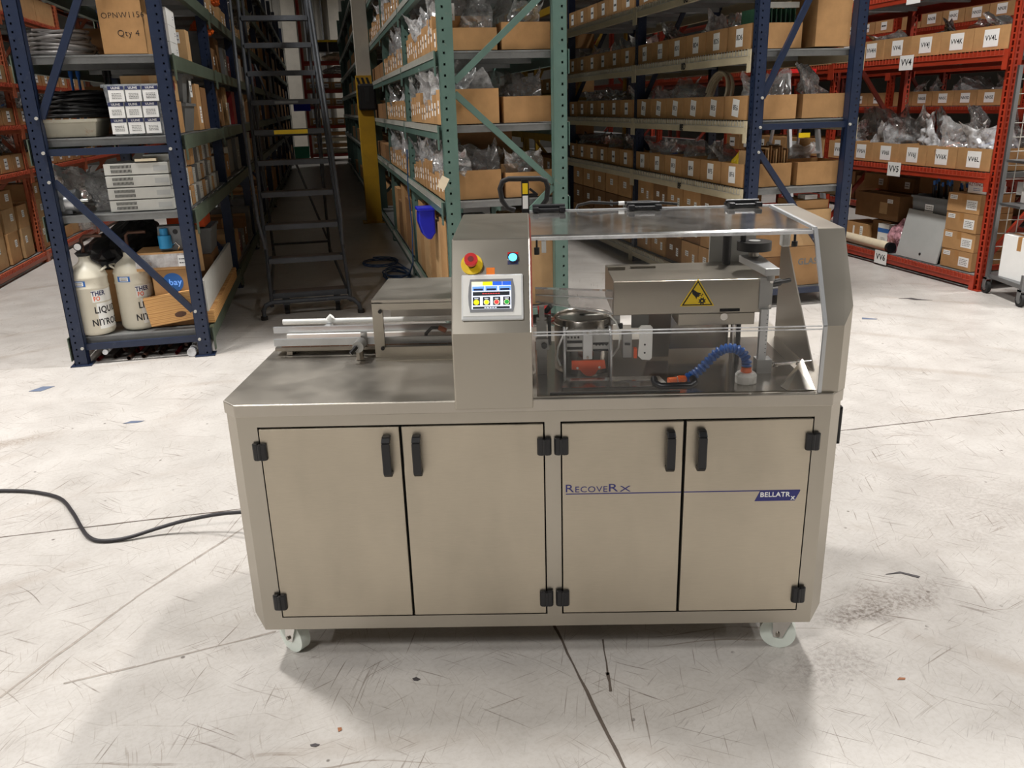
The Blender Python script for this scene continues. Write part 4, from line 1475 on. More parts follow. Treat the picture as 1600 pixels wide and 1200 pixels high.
for row in range(3):
    v = 6.42
    while v < 8.35:
        w = q.uniform(0.10, 0.2)
        h = 0.11 + 0.02 * (k % 3)
        o = carton(-0.955 - 0.02 * row, v + w / 2, 1.066 + row * 0.132, w - 0.008, 0.22, min(h, 0.128),
                   '%s, %s place from the near blue post, %s layer facing the aisle' % (names[k % 4], ordn(int((v - 6.42) / 0.1)), ['lower', 'middle', 'upper'][row]),
                   ['equip_white', 'equip_grey', 'equip_white', 'card'][(k * 7 + row) % 4], 'R', tape=False, name='instrument_module', cat='equipment', group='modules on the blue rack')
        link('print', print_mesh(round(w * 0.4, 2), 0.05, 3, 'equip_grey', k % 5), o, (0, 0.001, 0.07))
        v += w + q.uniform(0.002, 0.05)
        k += 1
carton(-0.96, 6.92, 1.34, 0.16, 0.2, 0.15, 'small upright brown carton on the modules of the blue rack', 'card', 'R')


# bottom level (0.20): liquid nitrogen tanks
def dewar(u, v, z, label, mirrored):
    t = T('nitrogen_tank', label, 'tank', (u, v, z), 'r')
    R_ = 0.125
    prof = [(0.095, z), (0.112, z + 0.006), (R_, z + 0.03), (R_, z + 0.335), (R_ + 0.003, z + 0.34), (R_ + 0.003, z + 0.35), (R_, z + 0.356),
            (R_, z + 0.405), (R_ + 0.004, z + 0.412), (R_ + 0.004, z + 0.422), (R_, z + 0.43), (R_ - 0.006, z + 0.45), (R_ - 0.03, z + 0.485), (0.055, z + 0.515), (0.04, z + 0.53), (0.036, z + 0.565)]
    P(MB().lathe(prof, u, v, 32), 'tank_body', 'dewar', t)
    P(MB().lathe([(0.042, z + 0.563), (0.046, z + 0.568), (0.046, z + 0.582), (0.03, z + 0.586)], u, v, 20), 'cap', 'black_rubber', t)
    for s in (-1, 1):
        pts = [(u + s * 0.095, v - 0.045, z + 0.45), (u + s * 0.125, v - 0.055, z + 0.475), (u + s * 0.135, v - 0.03, z + 0.478), (u + s * 0.12, v + 0.03, z + 0.475), (u + s * 0.095, v + 0.045, z + 0.45)]
        P(MB().tube(pts, 0.008, 8), 'handle', 'dewar', t)
    # fittings above the neck
    pts = [(u, v, z + 0.58), (u, v, z + 0.68), (u + 0.02, v, z + 0.70), (u + 0.14, v - 0.01, z + 0.70)]
    P(MB().tube(pts, 0.012, 8), 'valve_pipe', 'pipe_brown', t)
    if not mirrored:
        ga = P(MB().cyl((u - 0.015, v - 0.06, z + 0.635), (u - 0.015, v - 0.03, z + 0.635), 0.028, 18), 'gauge', 'black_plastic', t)
        P(MB().cyl((u - 0.015, v - 0.0615, z + 0.635), (u - 0.015, v - 0.06, z + 0.635), 0.023, 18), 'dial', 'paper', ga)

    def wrap(me, ang0, zc, mat, squeeze=1.0):
        m2 = me.copy()
        rr = R_ + 0.0012
        for w in m2.vertices:
            a = ang0 + w.co.x / rr
            y = w.co.y
            w.co = ((rr + w.co.z) * math.sin(a), -(rr + w.co.z) * math.cos(a), zc + y)
        return m2

    def curved(a0, a1, z0, z1, off, name, mat):
        mb = MB()
        n = 10
        rr = R_ + off
        for k in range(n):
            p, q_ = a0 + (a1 - a0) * k / n, a0 + (a1 - a0) * (k + 1) / n
            mb.add([(u + rr * math.sin(p), v - rr * math.cos(p), z0), (u + rr * math.sin(q_), v - rr * math.cos(q_), z0),
                    (u + rr * math.sin(q_), v - rr * math.cos(q_), z1), (u + rr * math.sin(p), v - rr * math.cos(p), z1)], [(0, 1, 2, 3)])
        return P(mb, name, mat, t)
    tb = curved(-0.72, 0.05, z + 0.362, z + 0.402, 0.0006, 'tape', 'tape_blue')
    pp = curved(-0.56, -0.06, z + 0.368, z + 0.396, 0.0010, 'note', 'paper')
    for k in range(2):
        curved(-0.5, -0.12, z + 0.374 + k * 0.010, z + 0.378 + k * 0.010, 0.0014, 'print', 'ink')
    lb = curved(0.25, 1.75, z + 0.245, z + 0.33, 0.0006, 'label', 'white_plastic')
    lb2 = curved(0.42, 1.75, z + 0.05, z + 0.235, 0.0006, 'label', 'white_plastic')
    for s, zz, a0, col, sz, bd in (('THER', 0.305, 0.62, 'ink_blue', 0.046, 0.0014), ('FO', 0.268, 0.50, 'orange_print', 0.042, 0.001), ('LIQUID', 0.185, 1.0, 'ink', 0.066, 0.0015), ('NITROGEN', 0.095, 1.18, 'ink', 0.066, 0.0015)):
        me = wrap(text_mesh(s, sz, col, bd, 'CENTER', 0.0002, 0.82), a0, zz, col)
        link('lettering', me, t, (0, 0, 0))


dewar(-1.715, 6.42, 0.203, 'cream liquid nitrogen tank nearest the left blue post', False)
dewar(-1.435, 6.50, 0.203, 'cream liquid nitrogen tank between the other tank and the wooden board', True)
o = MB().box(-1.345, -1.00, 6.33, 6.36, 0.0, 0.215)
o = ONE(MB().box(-0.172, 0.172, 0, 0.03, 0, 0.215), 'wooden_board', 'wood', 'pale pine board with a dark knot in front of the ebay carton', 'board', (-1.16, 6.345, 0.25), 'r', local=True)
o.rotation_euler = (0.06, -0.12, TH)
kn = []
for k in range(16):
    a = 2 * math.pi * k / 16
    kn.append((0.05 + 0.042 * math.cos(a), 0.055 + 0.022 * math.sin(a)))
link('knot', MB().prism(kn, -0.0008, 0.0, 'y').mesh('knot', 'pipe_brown'), o)
o = carton(-1.16, 6.44, 0.205, 0.36, 0.5, 0.235, 'carton under the ebay carton behind the wooden board', 'card_dark', 'F')
o = carton(-1.14, 6.37, 0.455, 0.27, 0.34, 0.18, 'carton with a round blue ebay print behind the wooden board', 'card', 'F', tape=False)
ds = link('print', MB().cyl((0.0, -0.0008, 0.085), (0.0, 0.0, 0.085), 0.072, 28).mesh('print', 'tape_blue'), o)
word(ds, 'ebay', 0.062, 0, -0.0012, 0.087, 'screen_sky', bold=0.0008)
o = carton(-1.19, 6.36, 0.638, 0.36, 0.34, 0.125, 'carton wrapped in shiny tape with a white label, on the ebay carton', 'card', 'F', tape=False)
link('tape', MB().box(-0.181, 0.181, -0.001, 0.341, 0.02, 0.115).mesh('tape', 'bag_white'), o)
stick(o, 0.14, -0.0012, 0.06, 0.06, 0.08, rows=2)
t = T('pump_unit', 'grey pump unit with a bright blue motor on top of the taped carton', 'equipment', (-1.15, 6.42, 0.766), 'r')
P(MB().box(-1.20, -1.03, 6.42, 6.55, 0.766, 0.94), 'plate', 'equip_grey', t, bev=0.004)
P(MB().cyl((-1.155, 6.40, 0.79), (-1.155, 6.40, 0.88), 0.045, 18), 'motor', 'blue_motor', t, bev=0.006)
P(MB().cyl((-1.155, 6.40, 0.88), (-1.155, 6.40, 0.93), 0.028, 16), 'motor_cap', 'blue_motor', t)
P(MB().cyl((-1.08, 6.418, 0.90), (-1.08, 6.42, 0.90), 0.018, 14), 'port', 'black_plastic', t)
P(MB().tube([(-1.11, 6.405, 0.80), (-1.08, 6.38, 0.83), (-1.06, 6.39, 0.80), (-1.08, 6.41, 0.77)], 0.006, 6), 'pipe', 'chrome', t)
ob = link('plastic_bag', bag_mesh(55, 'black_plastic', 0.2))
ob.location, ob.rotation_euler, ob.scale = RW(-1.55, 7.0, 0.55), (0, 0, TH), (0.62, 0.6, 0.42)
tag(ob, 'heap of black plastic film behind the liquid nitrogen tanks', 'film')
carton(-1.60, 6.72, 0.205, 0.52, 0.5, 0.40, 'wide brown carton behind the liquid nitrogen tanks', 'card', 'F')
mb = MB().box(-0.955, -0.93, 6.42, 8.35, 0.30, 0.53)
ONE(mb, 'shelf_board', 'equip_white', 'long white panel standing along the aisle side of the blue rack', 'panel', (-0.94, 7.4, 0.30), 'r')
mb = MB().box(-0.99, -0.90, 6.45, 8.3, 0.205, 0.298)
ONE(mb, 'timber_block', 'wood', 'long timber under the white panel of the blue rack', 'timber', (-0.945, 7.4, 0.205), 'r')
tote(-0.98, 7.75, 0.56, 0.50, 0.4, 0.22, 'grey plastic bin above the white panel of the blue rack', 'grey_bin', 'R')
carton(-1.0, 7.75, 0.205, 0.5, 0.4, 0.35, 'dark carton beneath the grey plastic bin', 'card_dark', 'R')
carton(-1.0, 7.0, 0.535, 0.34, 0.3, 0.32, 'wooden crate frame leaning behind the blue post', 'card_pale', 'R', yaw=0.15)
o = carton(-1.02, 7.72, 0.79, 0.4, 0.3, 0.13, 'open orange and brown carton above the grey plastic bin', 'orange_print', 'R', tape=False)
# pipes on the floor under the lowest beam
q = random.Random(6)
for k in range(13):
    u_ = -1.74 + k * 0.055 + q.uniform(-0.01, 0.01)
    rr = q.choice([0.014, 0.016, 0.018])
    zb = rr + (0.034 if k % 2 else 0)
    mb = MB().cyl((u_, 6.30 + q.uniform(0, 0.12), zb), (u_ + 0.12 + q.uniform(-0.02, 0.02), 8.6, zb), rr, 10, cap=False)
    mb.cyl((u_ + 0.002, 6.44, zb), (u_ + 0.11, 8.5, zb), rr * 0.7, 10)
    ONE(mb, 'metal_pipe', 'pipe_brown' if k % 5 else 'dark_red', '%s rusty pipe from the left under the lowest beam of the blue rack' % ordn(k), 'pipe', (u_, 6.35, 0), 'r', group='pipes under the blue rack')
ONE(MB().cyl((-1.66, 6.28, 0.084), (-1.58, 8.4, 0.084), 0.019, 12), 'metal_pipe', 'bag_white', 'pipe in clear wrapping at the left of the pipe pile', 'pipe', (-1.66, 6.3, 0.07), 'r')
ONE(MB().cyl((-1.07, 6.26, 0.035), (-1.0, 8.2, 0.035), 0.032, 14), 'wrapped_tube', 'bag_white', 'tube in shiny clear wrap beside the right blue post foot', 'tube', (-1.07, 6.3, 0), 'r')

# further bays of the blue rack along the aisle
q = random.Random(31)
lev = ((0.20, 'lowest'), (1.06, 'knee-high'), (1.57, 'middle'), (2.09, 'upper'), (2.62, 'high'), (3.2, 'very high'))
for b in range(1, 4):
    va = 6.3 + b * PIT + 0.07
    for z, nm in lev:
        v = va
        i = 0
        while True:
            w = q.uniform(0.22, 0.48) if z != 2.62 else 0.27
            if v + w > va + 2.43:
                break
            h = q.uniform(0.18, 0.40) if z not in (2.62,) else 0.2
            m_ = q.choice(['card', 'card_dark', 'card_pale', 'card_dark', 'equip_grey', 'equip_white', 'grey_bin', 'dark_red'])
            if z == 2.62:
                m_ = 'card_pale'
            o = carton(-0.96 - q.uniform(0, 0.05), v + w / 2, z + 0.004, w - 0.02, 0.45, h, '%s box beyond the %s blue post, %s shelf facing the aisle' % (ordn(i), ordn(b), nm), m_, 'R',
                       group='boxes along the aisle side of the blue rack', tape=m_.startswith('card'))
            if q.random() < 0.5:
                stick(o, 0, 0, h * 0.5, 0.08, 0.08, rows=2)
            v += w
            i += 1
for b in range(1, 4):
    put_bag(-1.05, 6.3 + b * PIT + 0.6, 2.85, 0.3, 0.35, 0.35, 'plastic bag on the high shelf beyond the %s blue post' % ordn(b), 'bags high on the blue rack')
for v, z in ((9.4, 2.42), (10.6, 2.84)):
    ob = link('plastic_bag', bag_mesh(int(v * 10), 'orange_plastic', 0.2))
    ob.location, ob.rotation_euler, ob.scale = RW(-1.05, v, z), (0, 0, TH), (0.22, 0.3, 0.16)
    tag(ob, 'orange bag of parts on boxes of the blue rack, %s' % ('upper shelf' if z < 2.6 else 'high shelf'), 'bag')
carton(-0.98, 7.0, 2.63, 1.2, 0.6, 0.3, 'wide carton on the high shelf of the blue rack, near bay', 'card_dark', 'R')
for b in range(4, 10):
    for z, nm in lev:
        for s in range(2):
            o = carton(-0.97, 6.3 + b * PIT + 0.62 + s * 1.2, z + 0.004, 1.1, 0.45, q.uniform(0.22, 0.42), '%s load beyond the %s blue post, %s shelf far down the aisle' % (['near', 'rear'][s], ordn(b), nm),
                       q.choice(['card', 'card_dark', 'card_pale', 'equip_grey']), 'R', group='loads far down the blue rack')
# ------------------------------------------------------------------ pale orange rack at the left edge
for z, nm in ((1.12, 'low'), (1.63, 'middle'), (2.10, 'upper')):
    for k in range(14):
        v = (8.92, 11.47, 14.02)[k // 6] + (k % 6) * 0.403
        put_bin(-3.49, v + 0.19, z, 0.37, 0.45, 0.19, 'R', '%s cardboard bin from the left on the %s level of the pale orange rack' % (ordn(k), nm), 'bins on the pale orange rack', None, 0.10, 0.12, rows=2)
        if k % 3 == 0 or (k % 3 == 1 and z < 2):
            put_bag(-3.65, v + 0.19, z + 0.1, 0.36, 0.36, 0.30, 'plastic bag over the %s bin, %s level of the pale orange rack' % (ordn(k), nm), 'bags on the pale orange rack')
q = random.Random(17)
for k in range(9):
    v = (8.93, 11.48)[k // 5] + (k % 5) * 0.47
    hs = [0.34, 0.26, 0.2][:2 + k % 2]
    z = 0.14
    for j, h in enumerate(hs):
        o = carton(-3.52, v + 0.2, z, 0.40 - 0.03 * j, 0.4, h, 'brown carton, %s of pile %s on the lowest level of the pale orange rack' % (['bottom', 'middle', 'top'][j], ordn(k)), 'card' if (k + j) % 2 else 'card_pale', 'R',
                   yaw=q.uniform(-0.08, 0.08), group='cartons low on the pale orange rack')
        stick(o, q.uniform(-0.08, 0.08), 0, h * 0.6, 0.09, 0.08, rows=3)
        z += h + 0.001
put_bag(-3.6, 13.3, 0.14, 0.6, 0.6, 0.85, 'tall load wrapped in dark film on the lowest level of the pale orange rack', 'wrapped loads', 'bag_smoke', 0, 0)
for k in range(6):
    carton(-3.52, (9.33, 11.88)[k // 3] + (k % 3) * 0.81, 2.91, 0.8, 0.5, 0.3, '%s carton on the top level of the pale orange rack' % ordn(k), 'card', 'R', group='cartons on top of the pale orange rack')

# ------------------------------------------------------------------ far rack loads
for z, nm in ((1.2, 'second'), (1.85, 'third'), (2.38, 'fourth')):
    for k in range(6):
        o = put_bin(-0.05 + k * 0.42, 31.05, z, 0.40, 0.45, 0.24, 'F', '%s carton bin on the %s level of the distant orange rack' % (ordn(k), nm), 'bins on the distant orange rack', None, 0.22, 0.14, rows=1)
for z, nm, m_ in ((2.88, 'fifth', 'bag_white'), (3.31, 'top', 'tube_card')):
    ob = link('wrapped_bundle', bag_mesh(61, m_, 0.1))
    ob.location, ob.rotation_euler, ob.scale = RW(0.85, 31.4, z), (0, 0, TH), (0.95, 0.6, 0.28)
    tag(ob, 'pale wrapped bundle on the %s level of the distant orange rack' % nm, 'bundle')
for k in range(3):
    ONE(MB().box(0.1 + k * 0.5, 0.55 + k * 0.5, 31.1, 31.7, 3.60, 3.9).box(0.08 + k * 0.5, 0.57 + k * 0.5, 31.08, 31.72, 3.9, 3.97, 1), 'storage_tote', ['black_plastic', 'yellow'],
        'black tote with a yellow lid on top of the distant rack, %s from the left' % ordn(k), 'tote', (0.3 + k * 0.5, 31.4, 3.60), 'r')
for k in range(4):
    ONE(MB().box(-0.2, 2.3, 31.1, 31.9, 0.26 + k * 0.2, 0.38 + k * 0.2), 'timber_stack', 'tape_tan' if k % 2 else 'tube_card', 'pale long board on the lowest level of the distant rack, %s from below' % ordn(k), 'board', (1.0, 31.5, 0.26 + k * 0.2), 'r')
ONE(MB().box(-0.75, -0.2, 30.2, 30.4, 1.70, 1.98), 'blue_sheet', 'blue_plastic', 'blue sheet hanging beside the distant orange rack', 'sheet', (-0.5, 30.3, 1.70), 'r')
tote(-0.62, 29.9, 0.0, 0.5, 0.5, 0.55, 'green waste bin at the far end of the aisle', 'teal', 'F', name='waste_bin', cat='bin')

# ------------------------------------------------------------------ the packaging machine
YF = 2.25
M0 = T('labelling_machine', 'stainless steel packaging machine on white casters in the middle of the floor', 'machine', (0, 2.6, 0))


def octo(x, y0, y1, c):
    return [(-x + c, y0), (x - c, y0), (x, y0 + c), (x, y1), (-x, y1), (-x, y0 + c)]


# cabinet shell: chamfered front corners, cut-in at the bottom edge
mb = MB()
lo = [(-0.85, YF + 0.03), (0.84, YF + 0.03), (0.87, YF + 0.06), (0.87, 3.02), (-0.87, 3.02), (-0.87, YF + 0.06)]
hi = [(-0.862, YF + 0.02), (0.862, YF + 0.02), (0.90, YF + 0.042), (0.90, 3.04), (-0.90, 3.04), (-0.90, YF + 0.042)]
n = 6
vs = [(x, y, 0.132) for x, y in lo] + [(x, y, 0.172) for x, y in hi] + [(x, y, 0.862) for x, y in hi]
fs = [tuple(reversed(range(6))), tuple(range(12, 18))]
for k in (0, 6):
    fs += [(k + i, k + (i + 1) % 6, k + 6 + (i + 1) % 6, k + 6 + i) for i in range(6)]
P(mb.add(vs, fs), 'cabinet_body', 'steel', M0)
P(MB().box(-0.81, 0.82, YF + 0.012, YF + 0.022, 0.17, 0.83), 'gap_shade_sheet', 'gap_black', M0)  # added black sheet behind the doors, paints the shade in their gaps
# face frame
for x0, x1, nm in ((-0.862, -0.803, 'corner_post'), (0.038, 0.084, 'centre_post'), (0.817, 0.862, 'corner_post')):
    P(MB().box(x0, x1, YF, YF + 0.03, 0.134, 0.862), nm, 'steel', M0)
for s in (-1, 1):
    x = s * 0.862
    P(MB().add([(x, YF, 0.134), (s * 0.902, YF + 0.04, 0.174), (s * 0.902, YF + 0.04, 0.862), (x, YF, 0.862),
                (s * 0.855, YF + 0.03, 0.134), (s * 0.89, YF + 0.06, 0.174), (s * 0.89, YF + 0.06, 0.862), (s * 0.855, YF + 0.03, 0.862)],
               [(0, 1, 2, 3), (7, 6, 5, 4), (0, 4, 5, 1), (1, 5, 6, 2), (2, 6, 7, 3), (3, 7, 4, 0)]), 'corner_chamfer', 'steel', M0)
for x0, x1 in ((-0.803, 0.038), (0.084, 0.817)):
    P(MB().box(x0, x1, YF, YF + 0.03, 0.826, 0.862), 'top_rail', 'steel', M0)
    P(MB().box(x0, x1, YF, YF + 0.03, 0.134, 0.178), 'bottom_rail', 'steel', M0)
# doors with handles and hinges
for x0, x1, hx, hinge in ((-0.799, -0.387, -0.424, -0.801), (-0.380, 0.034, -0.336, 0.036), (0.088, 0.441, 0.402, 0.086), (0.449, 0.813, 0.492, 0.815)):
    d = P(MB().box(x0, x1, YF - 0.004, YF + 0.012, 0.183, 0.821), 'door', 'steel_door', M0, bev=0.0025)
    s = -1 if hinge < hx else 1
    pts = [(hx, YF - 0.004, 0.792), (hx, YF - 0.028, 0.788), (hx, YF - 0.036, 0.775), (hx, YF - 0.036, 0.693), (hx, YF - 0.028, 0.680), (hx, YF - 0.004, 0.676)]
    hb = MB()
    for a, b in zip(pts, pts[1:]):
        hb.bar(a, b, 0.025, 0.014, 0, (1, 0, 0))
    hb = MB()
    poly = [(YF - 0.004, 0.797), (YF - 0.026, 0.797), (YF - 0.040, 0.783), (YF - 0.040, 0.685), (YF - 0.026, 0.671), (YF - 0.004, 0.671),
            (YF - 0.004, 0.684), (YF - 0.021, 0.686), (YF - 0.026, 0.694), (YF - 0.026, 0.774), (YF - 0.021, 0.782), (YF - 0.004, 0.784)]
    # U-shaped pull as strips so the hollow stays open
    for i in range(5):
        a, b = poly[i], poly[i + 1]
        c, e = poly[11 - i], poly[10 - i]
        hb.add([(hx - 0.0125, *a), (hx + 0.0125, *a), (hx + 0.0125, *b), (hx - 0.0125, *b), (hx - 0.0125, *c), (hx + 0.0125, *c), (hx + 0.0125, *e), (hx - 0.0125, *e)],
               [(0, 1, 2, 3), (7, 6, 5, 4), (0, 3, 7, 4), (2, 1, 5, 6), (0, 4, 5, 1), (3, 2, 6, 7)])
    P(hb, 'handle', 'black_plastic', d, 'black plastic pull handle', bev=0.003)
    for zc in (0.752, 0.240):
        hg = MB()
        for sx in (-1, 1):
            hg.prism([(hinge + sx * 0.002, YF - 0.004), (hinge + sx * 0.021, YF - 0.004), (hinge + sx * 0.021, YF - 0.010), (hinge + sx * 0.016, YF - 0.015), (hinge + sx * 0.004, YF - 0.017)][::sx], zc - 0.027, zc + 0.027)
        hg.cyl((hinge, YF - 0.013, zc - 0.024), (hinge, YF - 0.013, zc + 0.024), 0.006, 10)
        P(hg, 'hinge', 'black_plastic', d, 'black plastic hinge', bev=0.0045)
# lettering and line on the right-hand doors
def mword(s, size, x, z, mat, y=YF - 0.0044, bold=0.0, align='LEFT', squeeze=1.0, parent=M0):
    return link('lettering', text_mesh(s, size, mat, bold, align, 0.0003, squeeze), parent, (x, y - 2.6, z), (HALF, 0, 0))


def fit(s, size, x0, x1, z, mat, y=YF - 0.0044, bold=0.0):
    me = text_mesh(s, size, mat, bold, 'LEFT', 0.0003)
    xs = [v.co.x for v in me.vertices]
    k = (x1 - x0) / (max(xs) - min(xs))
    m2 = me.copy()
    for v in m2.vertices:
        v.co.x = (v.co.x - min(xs)) * k
    return link('lettering', m2, M0, (x0, y - 2.6, z), (HALF, 0, 0))


fit('R', 0.036, 0.098, 0.1225, 0.612, 'logo_blue')
fit('ECOVE', 0.027, 0.1265, 0.222, 0.6085, 'logo_blue')
fit('R', 0.036, 0.226, 0.2535, 0.612, 'logo_blue')
fit('X', 0.027, 0.258, 0.291, 0.6085, 'logo_blue')
P(MB().box(0.098, 0.441, YF - 0.0046, YF - 0.004, 0.5935, 0.5965), 'logo_line', 'logo_blue', M0)
P(MB().box(0.449, 0.793, YF - 0.0046, YF - 0.004, 0.5935, 0.5965), 'logo_line', 'logo_blue', M0)
P(MB().prism([(0.660, 0.561), (0.779, 0.561), (0.793, 0.593), (0.674, 0.593)], YF - 0.0047, YF - 0.004, 'y'), 'logo_plate', 'logo_blue', M0)
fit('BELLATR', 0.0215, 0.676, 0.764, 0.5815, 'paper', YF - 0.0052, 0.0004)
fit('x', 0.024, 0.766, 0.779, 0.572, 'paper', YF - 0.0052, 0.0004)
# tabletop with chamfered front corners and folded front lip
P(MB().prism(octo(0.905, YF - 0.012, 3.06, 0.045), 0.862, 0.900), 'tabletop', 'steel_top', M0, bev=0.003)
P(MB().box(0.018, 0.818, YF + 0.012, 2.84, 0.900, 0.9025), 'deck_plate', 'steel_mirror', M0)
# side handle on the right flank
P(MB().box(0.902, 0.93, 2.34, 2.365, 0.70, 0.712).box(0.902, 0.93, 2.34, 2.365, 0.808, 0.82).box(0.920, 0.932, 2.34, 2.365, 0.70, 0.82), 'side_handle', 'black_plastic', M0, bev=0.003)

# casters
def caster(x, y, yaw, brake):
    c = P(MB().box(x - 0.045, x + 0.045, y - 0.045, y + 0.045, 0.122, 0.133), 'caster_plate', 'chrome', M0)
    ax = Vector((math.cos(yaw), math.sin(yaw), 0))
    fw = Vector((-math.sin(yaw), math.cos(yaw), 0))
    ctr = Vector((x, y, 0.056)) - ax * 0.0 + fw * 0.012
    w = MB().cyl(ctr - ax * 0.018, ctr + ax * 0.018, 0.056, 32)
    P(w, 'wheel', 'wheel_white', c, 'white nylon wheel', bev=0.006)
    P(MB().cyl(ctr - ax * 0.018, ctr + ax * 0.018, 0.020, 16), 'hub', 'white_plastic', c)
    f = MB()
    for s in (-1, 1):
        b = ctr + ax * s * 0.023
        top = Vector((x, y, 0.122)) + ax * s * 0.023
        p = [top - fw * 0.032, top + fw * 0.032, b + fw * 0.014 - Vector((0, 0, 0.012)), b - fw * 0.014 - Vector((0, 0, 0.012))]
        q_ = [k + ax * 0.003 * s for k in p]
        f.add(p + q_, [(0, 1, 2, 3), (7, 6, 5, 4), (0, 4, 5, 1), (1, 5, 6, 2), (2, 6, 7, 3), (3, 7, 4, 0)])
    P(f, 'fork', 'chrome', c)
    P(MB().cyl(ctr - ax * 0.032, ctr + ax * 0.032, 0.007, 10), 'axle', 'steel_dark', c)


caster(-0.79, 2.33, 0.95, True)
caster(0.80, 2.32, 1.30, True)
caster(-0.80, 2.93, 0.8, False)
caster(0.80, 2.93, 0.5, False)

# control tower: sloped operator panel and roof
prof = [(2.232, 0.874), (2.232, 1.10), (2.385, 1.34), (2.86, 1.352), (2.86, 0.902), (2.30, 0.902), (2.262, 0.874)]
P(MB().prism(prof[::-1], -0.218, 0.006, 'x'), 'control_tower', 'steel', M0, bev=0.004)
A_ = Vector((0, 2.232, 1.10))
T_ = Vector((0, 0.153, 0.24)).normalized()
N_ = Vector((0, -0.24, 0.153)).normalized()
PM = Matrix(((1, 0, 0, 0), (0, T_.y, N_.y, A_.y), (0, T_.z, N_.z, A_.z), (0, 0, 0, 1)))   # panel frame: x, up the slope, outward


def PP(mb, name, mats, parent, label=None, bev=0.0):
    return P(mb.xf(PM), name, mats, parent, label, bev)


# emergency stop: yellow collar, red mushroom head
es = PP(MB().cyl((-0.160, 0.205, 0), (-0.160, 0.205, 0.006), 0.031, 28), 'stop_collar', 'yellow', M0, 'round yellow collar of the emergency stop', 0.001)
PP(MB().cyl((-0.160, 0.205, 0.006), (-0.160, 0.205, 0.026), 0.013, 20), 'stem', 'black_plastic', es)
PP(MB().cyl((-0.160, 0.205, 0.024), (-0.160, 0.205, 0.036), 0.0165, 24, 0.0195).cyl((-0.160, 0.205, 0.036), (-0.160, 0.205, 0.044), 0.0195, 24, 0.0185), 'stop_button', 'red', es, 'red mushroom button', 0.001)
PP(MB().cyl((-0.160, 0.205, 0.044), (-0.160, 0.205, 0.0445), 0.0085, 20), 'button_mark', 'dark_red', es)
# blue pilot light on a dark plate with red top edge
pl_ = PP(MB().box(-0.058, -0.028, 0.203, 0.240, 0, 0.0015), 'pilot_plate', 'ink_blue', M0)
PP(MB().box(-0.058, -0.028, 0.2335, 0.240, 0.0015, 0.002), 'plate_edge', 'red', pl_)
PP(MB().cyl((-0.043, 0.221, 0.0015), (-0.043, 0.221, 0.010), 0.0150, 24), 'bezel', 'chrome', pl_)
PP(MB().cyl((-0.043, 0.221, 0.010), (-0.043, 0.221, 0.014), 0.0118, 24, 0.009), 'lamp_cap', 'pilot_glow', pl_, 'glowing blue lamp cap')
PP(MB().box(-0.119, -0.095, 0.173, 0.195, 0, 0.0006), 'sticker', 'orange_label', M0, 'small orange sticker')
# touch screen
ts = PP(MB().box(-0.189, -0.016, 0.036, 0.172, 0, 0.010), 'touch_screen', 'screen_grey', M0, 'grey touch screen in a pale frame', 0.004)
PP(MB().box(-0.184, -0.021, 0.047, 0.167, 0.010, 0.0115), 'front_frame', 'white_plastic', ts, None, 0.001)
bez = [(-0.164, 0.058), (-0.044, 0.058), (-0.040, 0.08), (-0.0385, 0.106), (-0.040, 0.132), (-0.044, 0.156), (-0.164, 0.156), (-0.168, 0.132), (-0.1695, 0.106), (-0.168, 0.08)]
PP(MB().prism(bez, 0.0115, 0.0125), 'bezel', 'screen_dark', ts)
PP(MB().box(-0.160, -0.049, 0.067, 0.148, 0.0125, 0.0130), 'display', 'screen_white', ts)
# flat print of the display, each block its own sub-part
def sp(x0, x1, y0, y1, mat, k=1, name='display_block'):
    ax, bx, ay, by = -0.160, -0.049, 0.067, 0.148
    X = lambda t: ax + (bx - ax) * t
    Y = lambda t: ay + (by - ay) * t
    PP(MB().box(X(x0), X(x1), Y(y0), Y(y1), 0.0130, 0.0130 + 0.0002 * k), name, mat, ts)


sp(0.0, 0.28, 0.86, 1.0, 'screen_pale')
sp(0.28, 0.53, 0.86, 1.0, 'screen_yellow')
sp(0.53, 0.77, 0.86, 1.0, 'screen_blue')
sp(0.78, 1.0, 0.86, 1.0, 'screen_blue')
for a in (0.02, 0.35, 0.69):
    sp(a, a + 0.30, 0.67, 0.83, 'screen_sky')
    sp(a + 0.03, a + 0.27, 0.68, 0.75, 'screen_navy', 2)
sp(0.03, 0.96, 0.49, 0.63, 'screen_black')
for k in range(7):
    sp(0.27 + k * 0.065, 0.32 + k * 0.065, 0.55, 0.575, 'screen_red', 2)
sp(0.03, 0.96, 0.01, 0.09, 'screen_black')
for k in range(5):
    sp(0.32 + k * 0.065, 0.37 + k * 0.065, 0.03, 0.065, 'screen_white', 2)
for k, m_ in enumerate(('screen_yellow', 'screen_yellow', 'screen_red', 'screen_green')):
    x = 0.03 + k * 0.255
    sp(x, x + 0.18, 0.14, 0.44, 'screen_black')
    sp(x + 0.04, x + 0.14, 0.37, 0.40, 'screen_white', 2)
    cx, cy = -0.160 + 0.111 * (x + 0.09), 0.067 + 0.081 * 0.25
    PP(MB().cyl((cx, cy, 0.0130), (cx, cy, 0.0134), 0.0078, 20), 'display_button', 'screen_pale' if k else 'screen_yellow', ts)
    PP(MB().cyl((cx, cy, 0.0134), (cx, cy, 0.0136), 0.0064, 20), 'display_button', m_, ts)

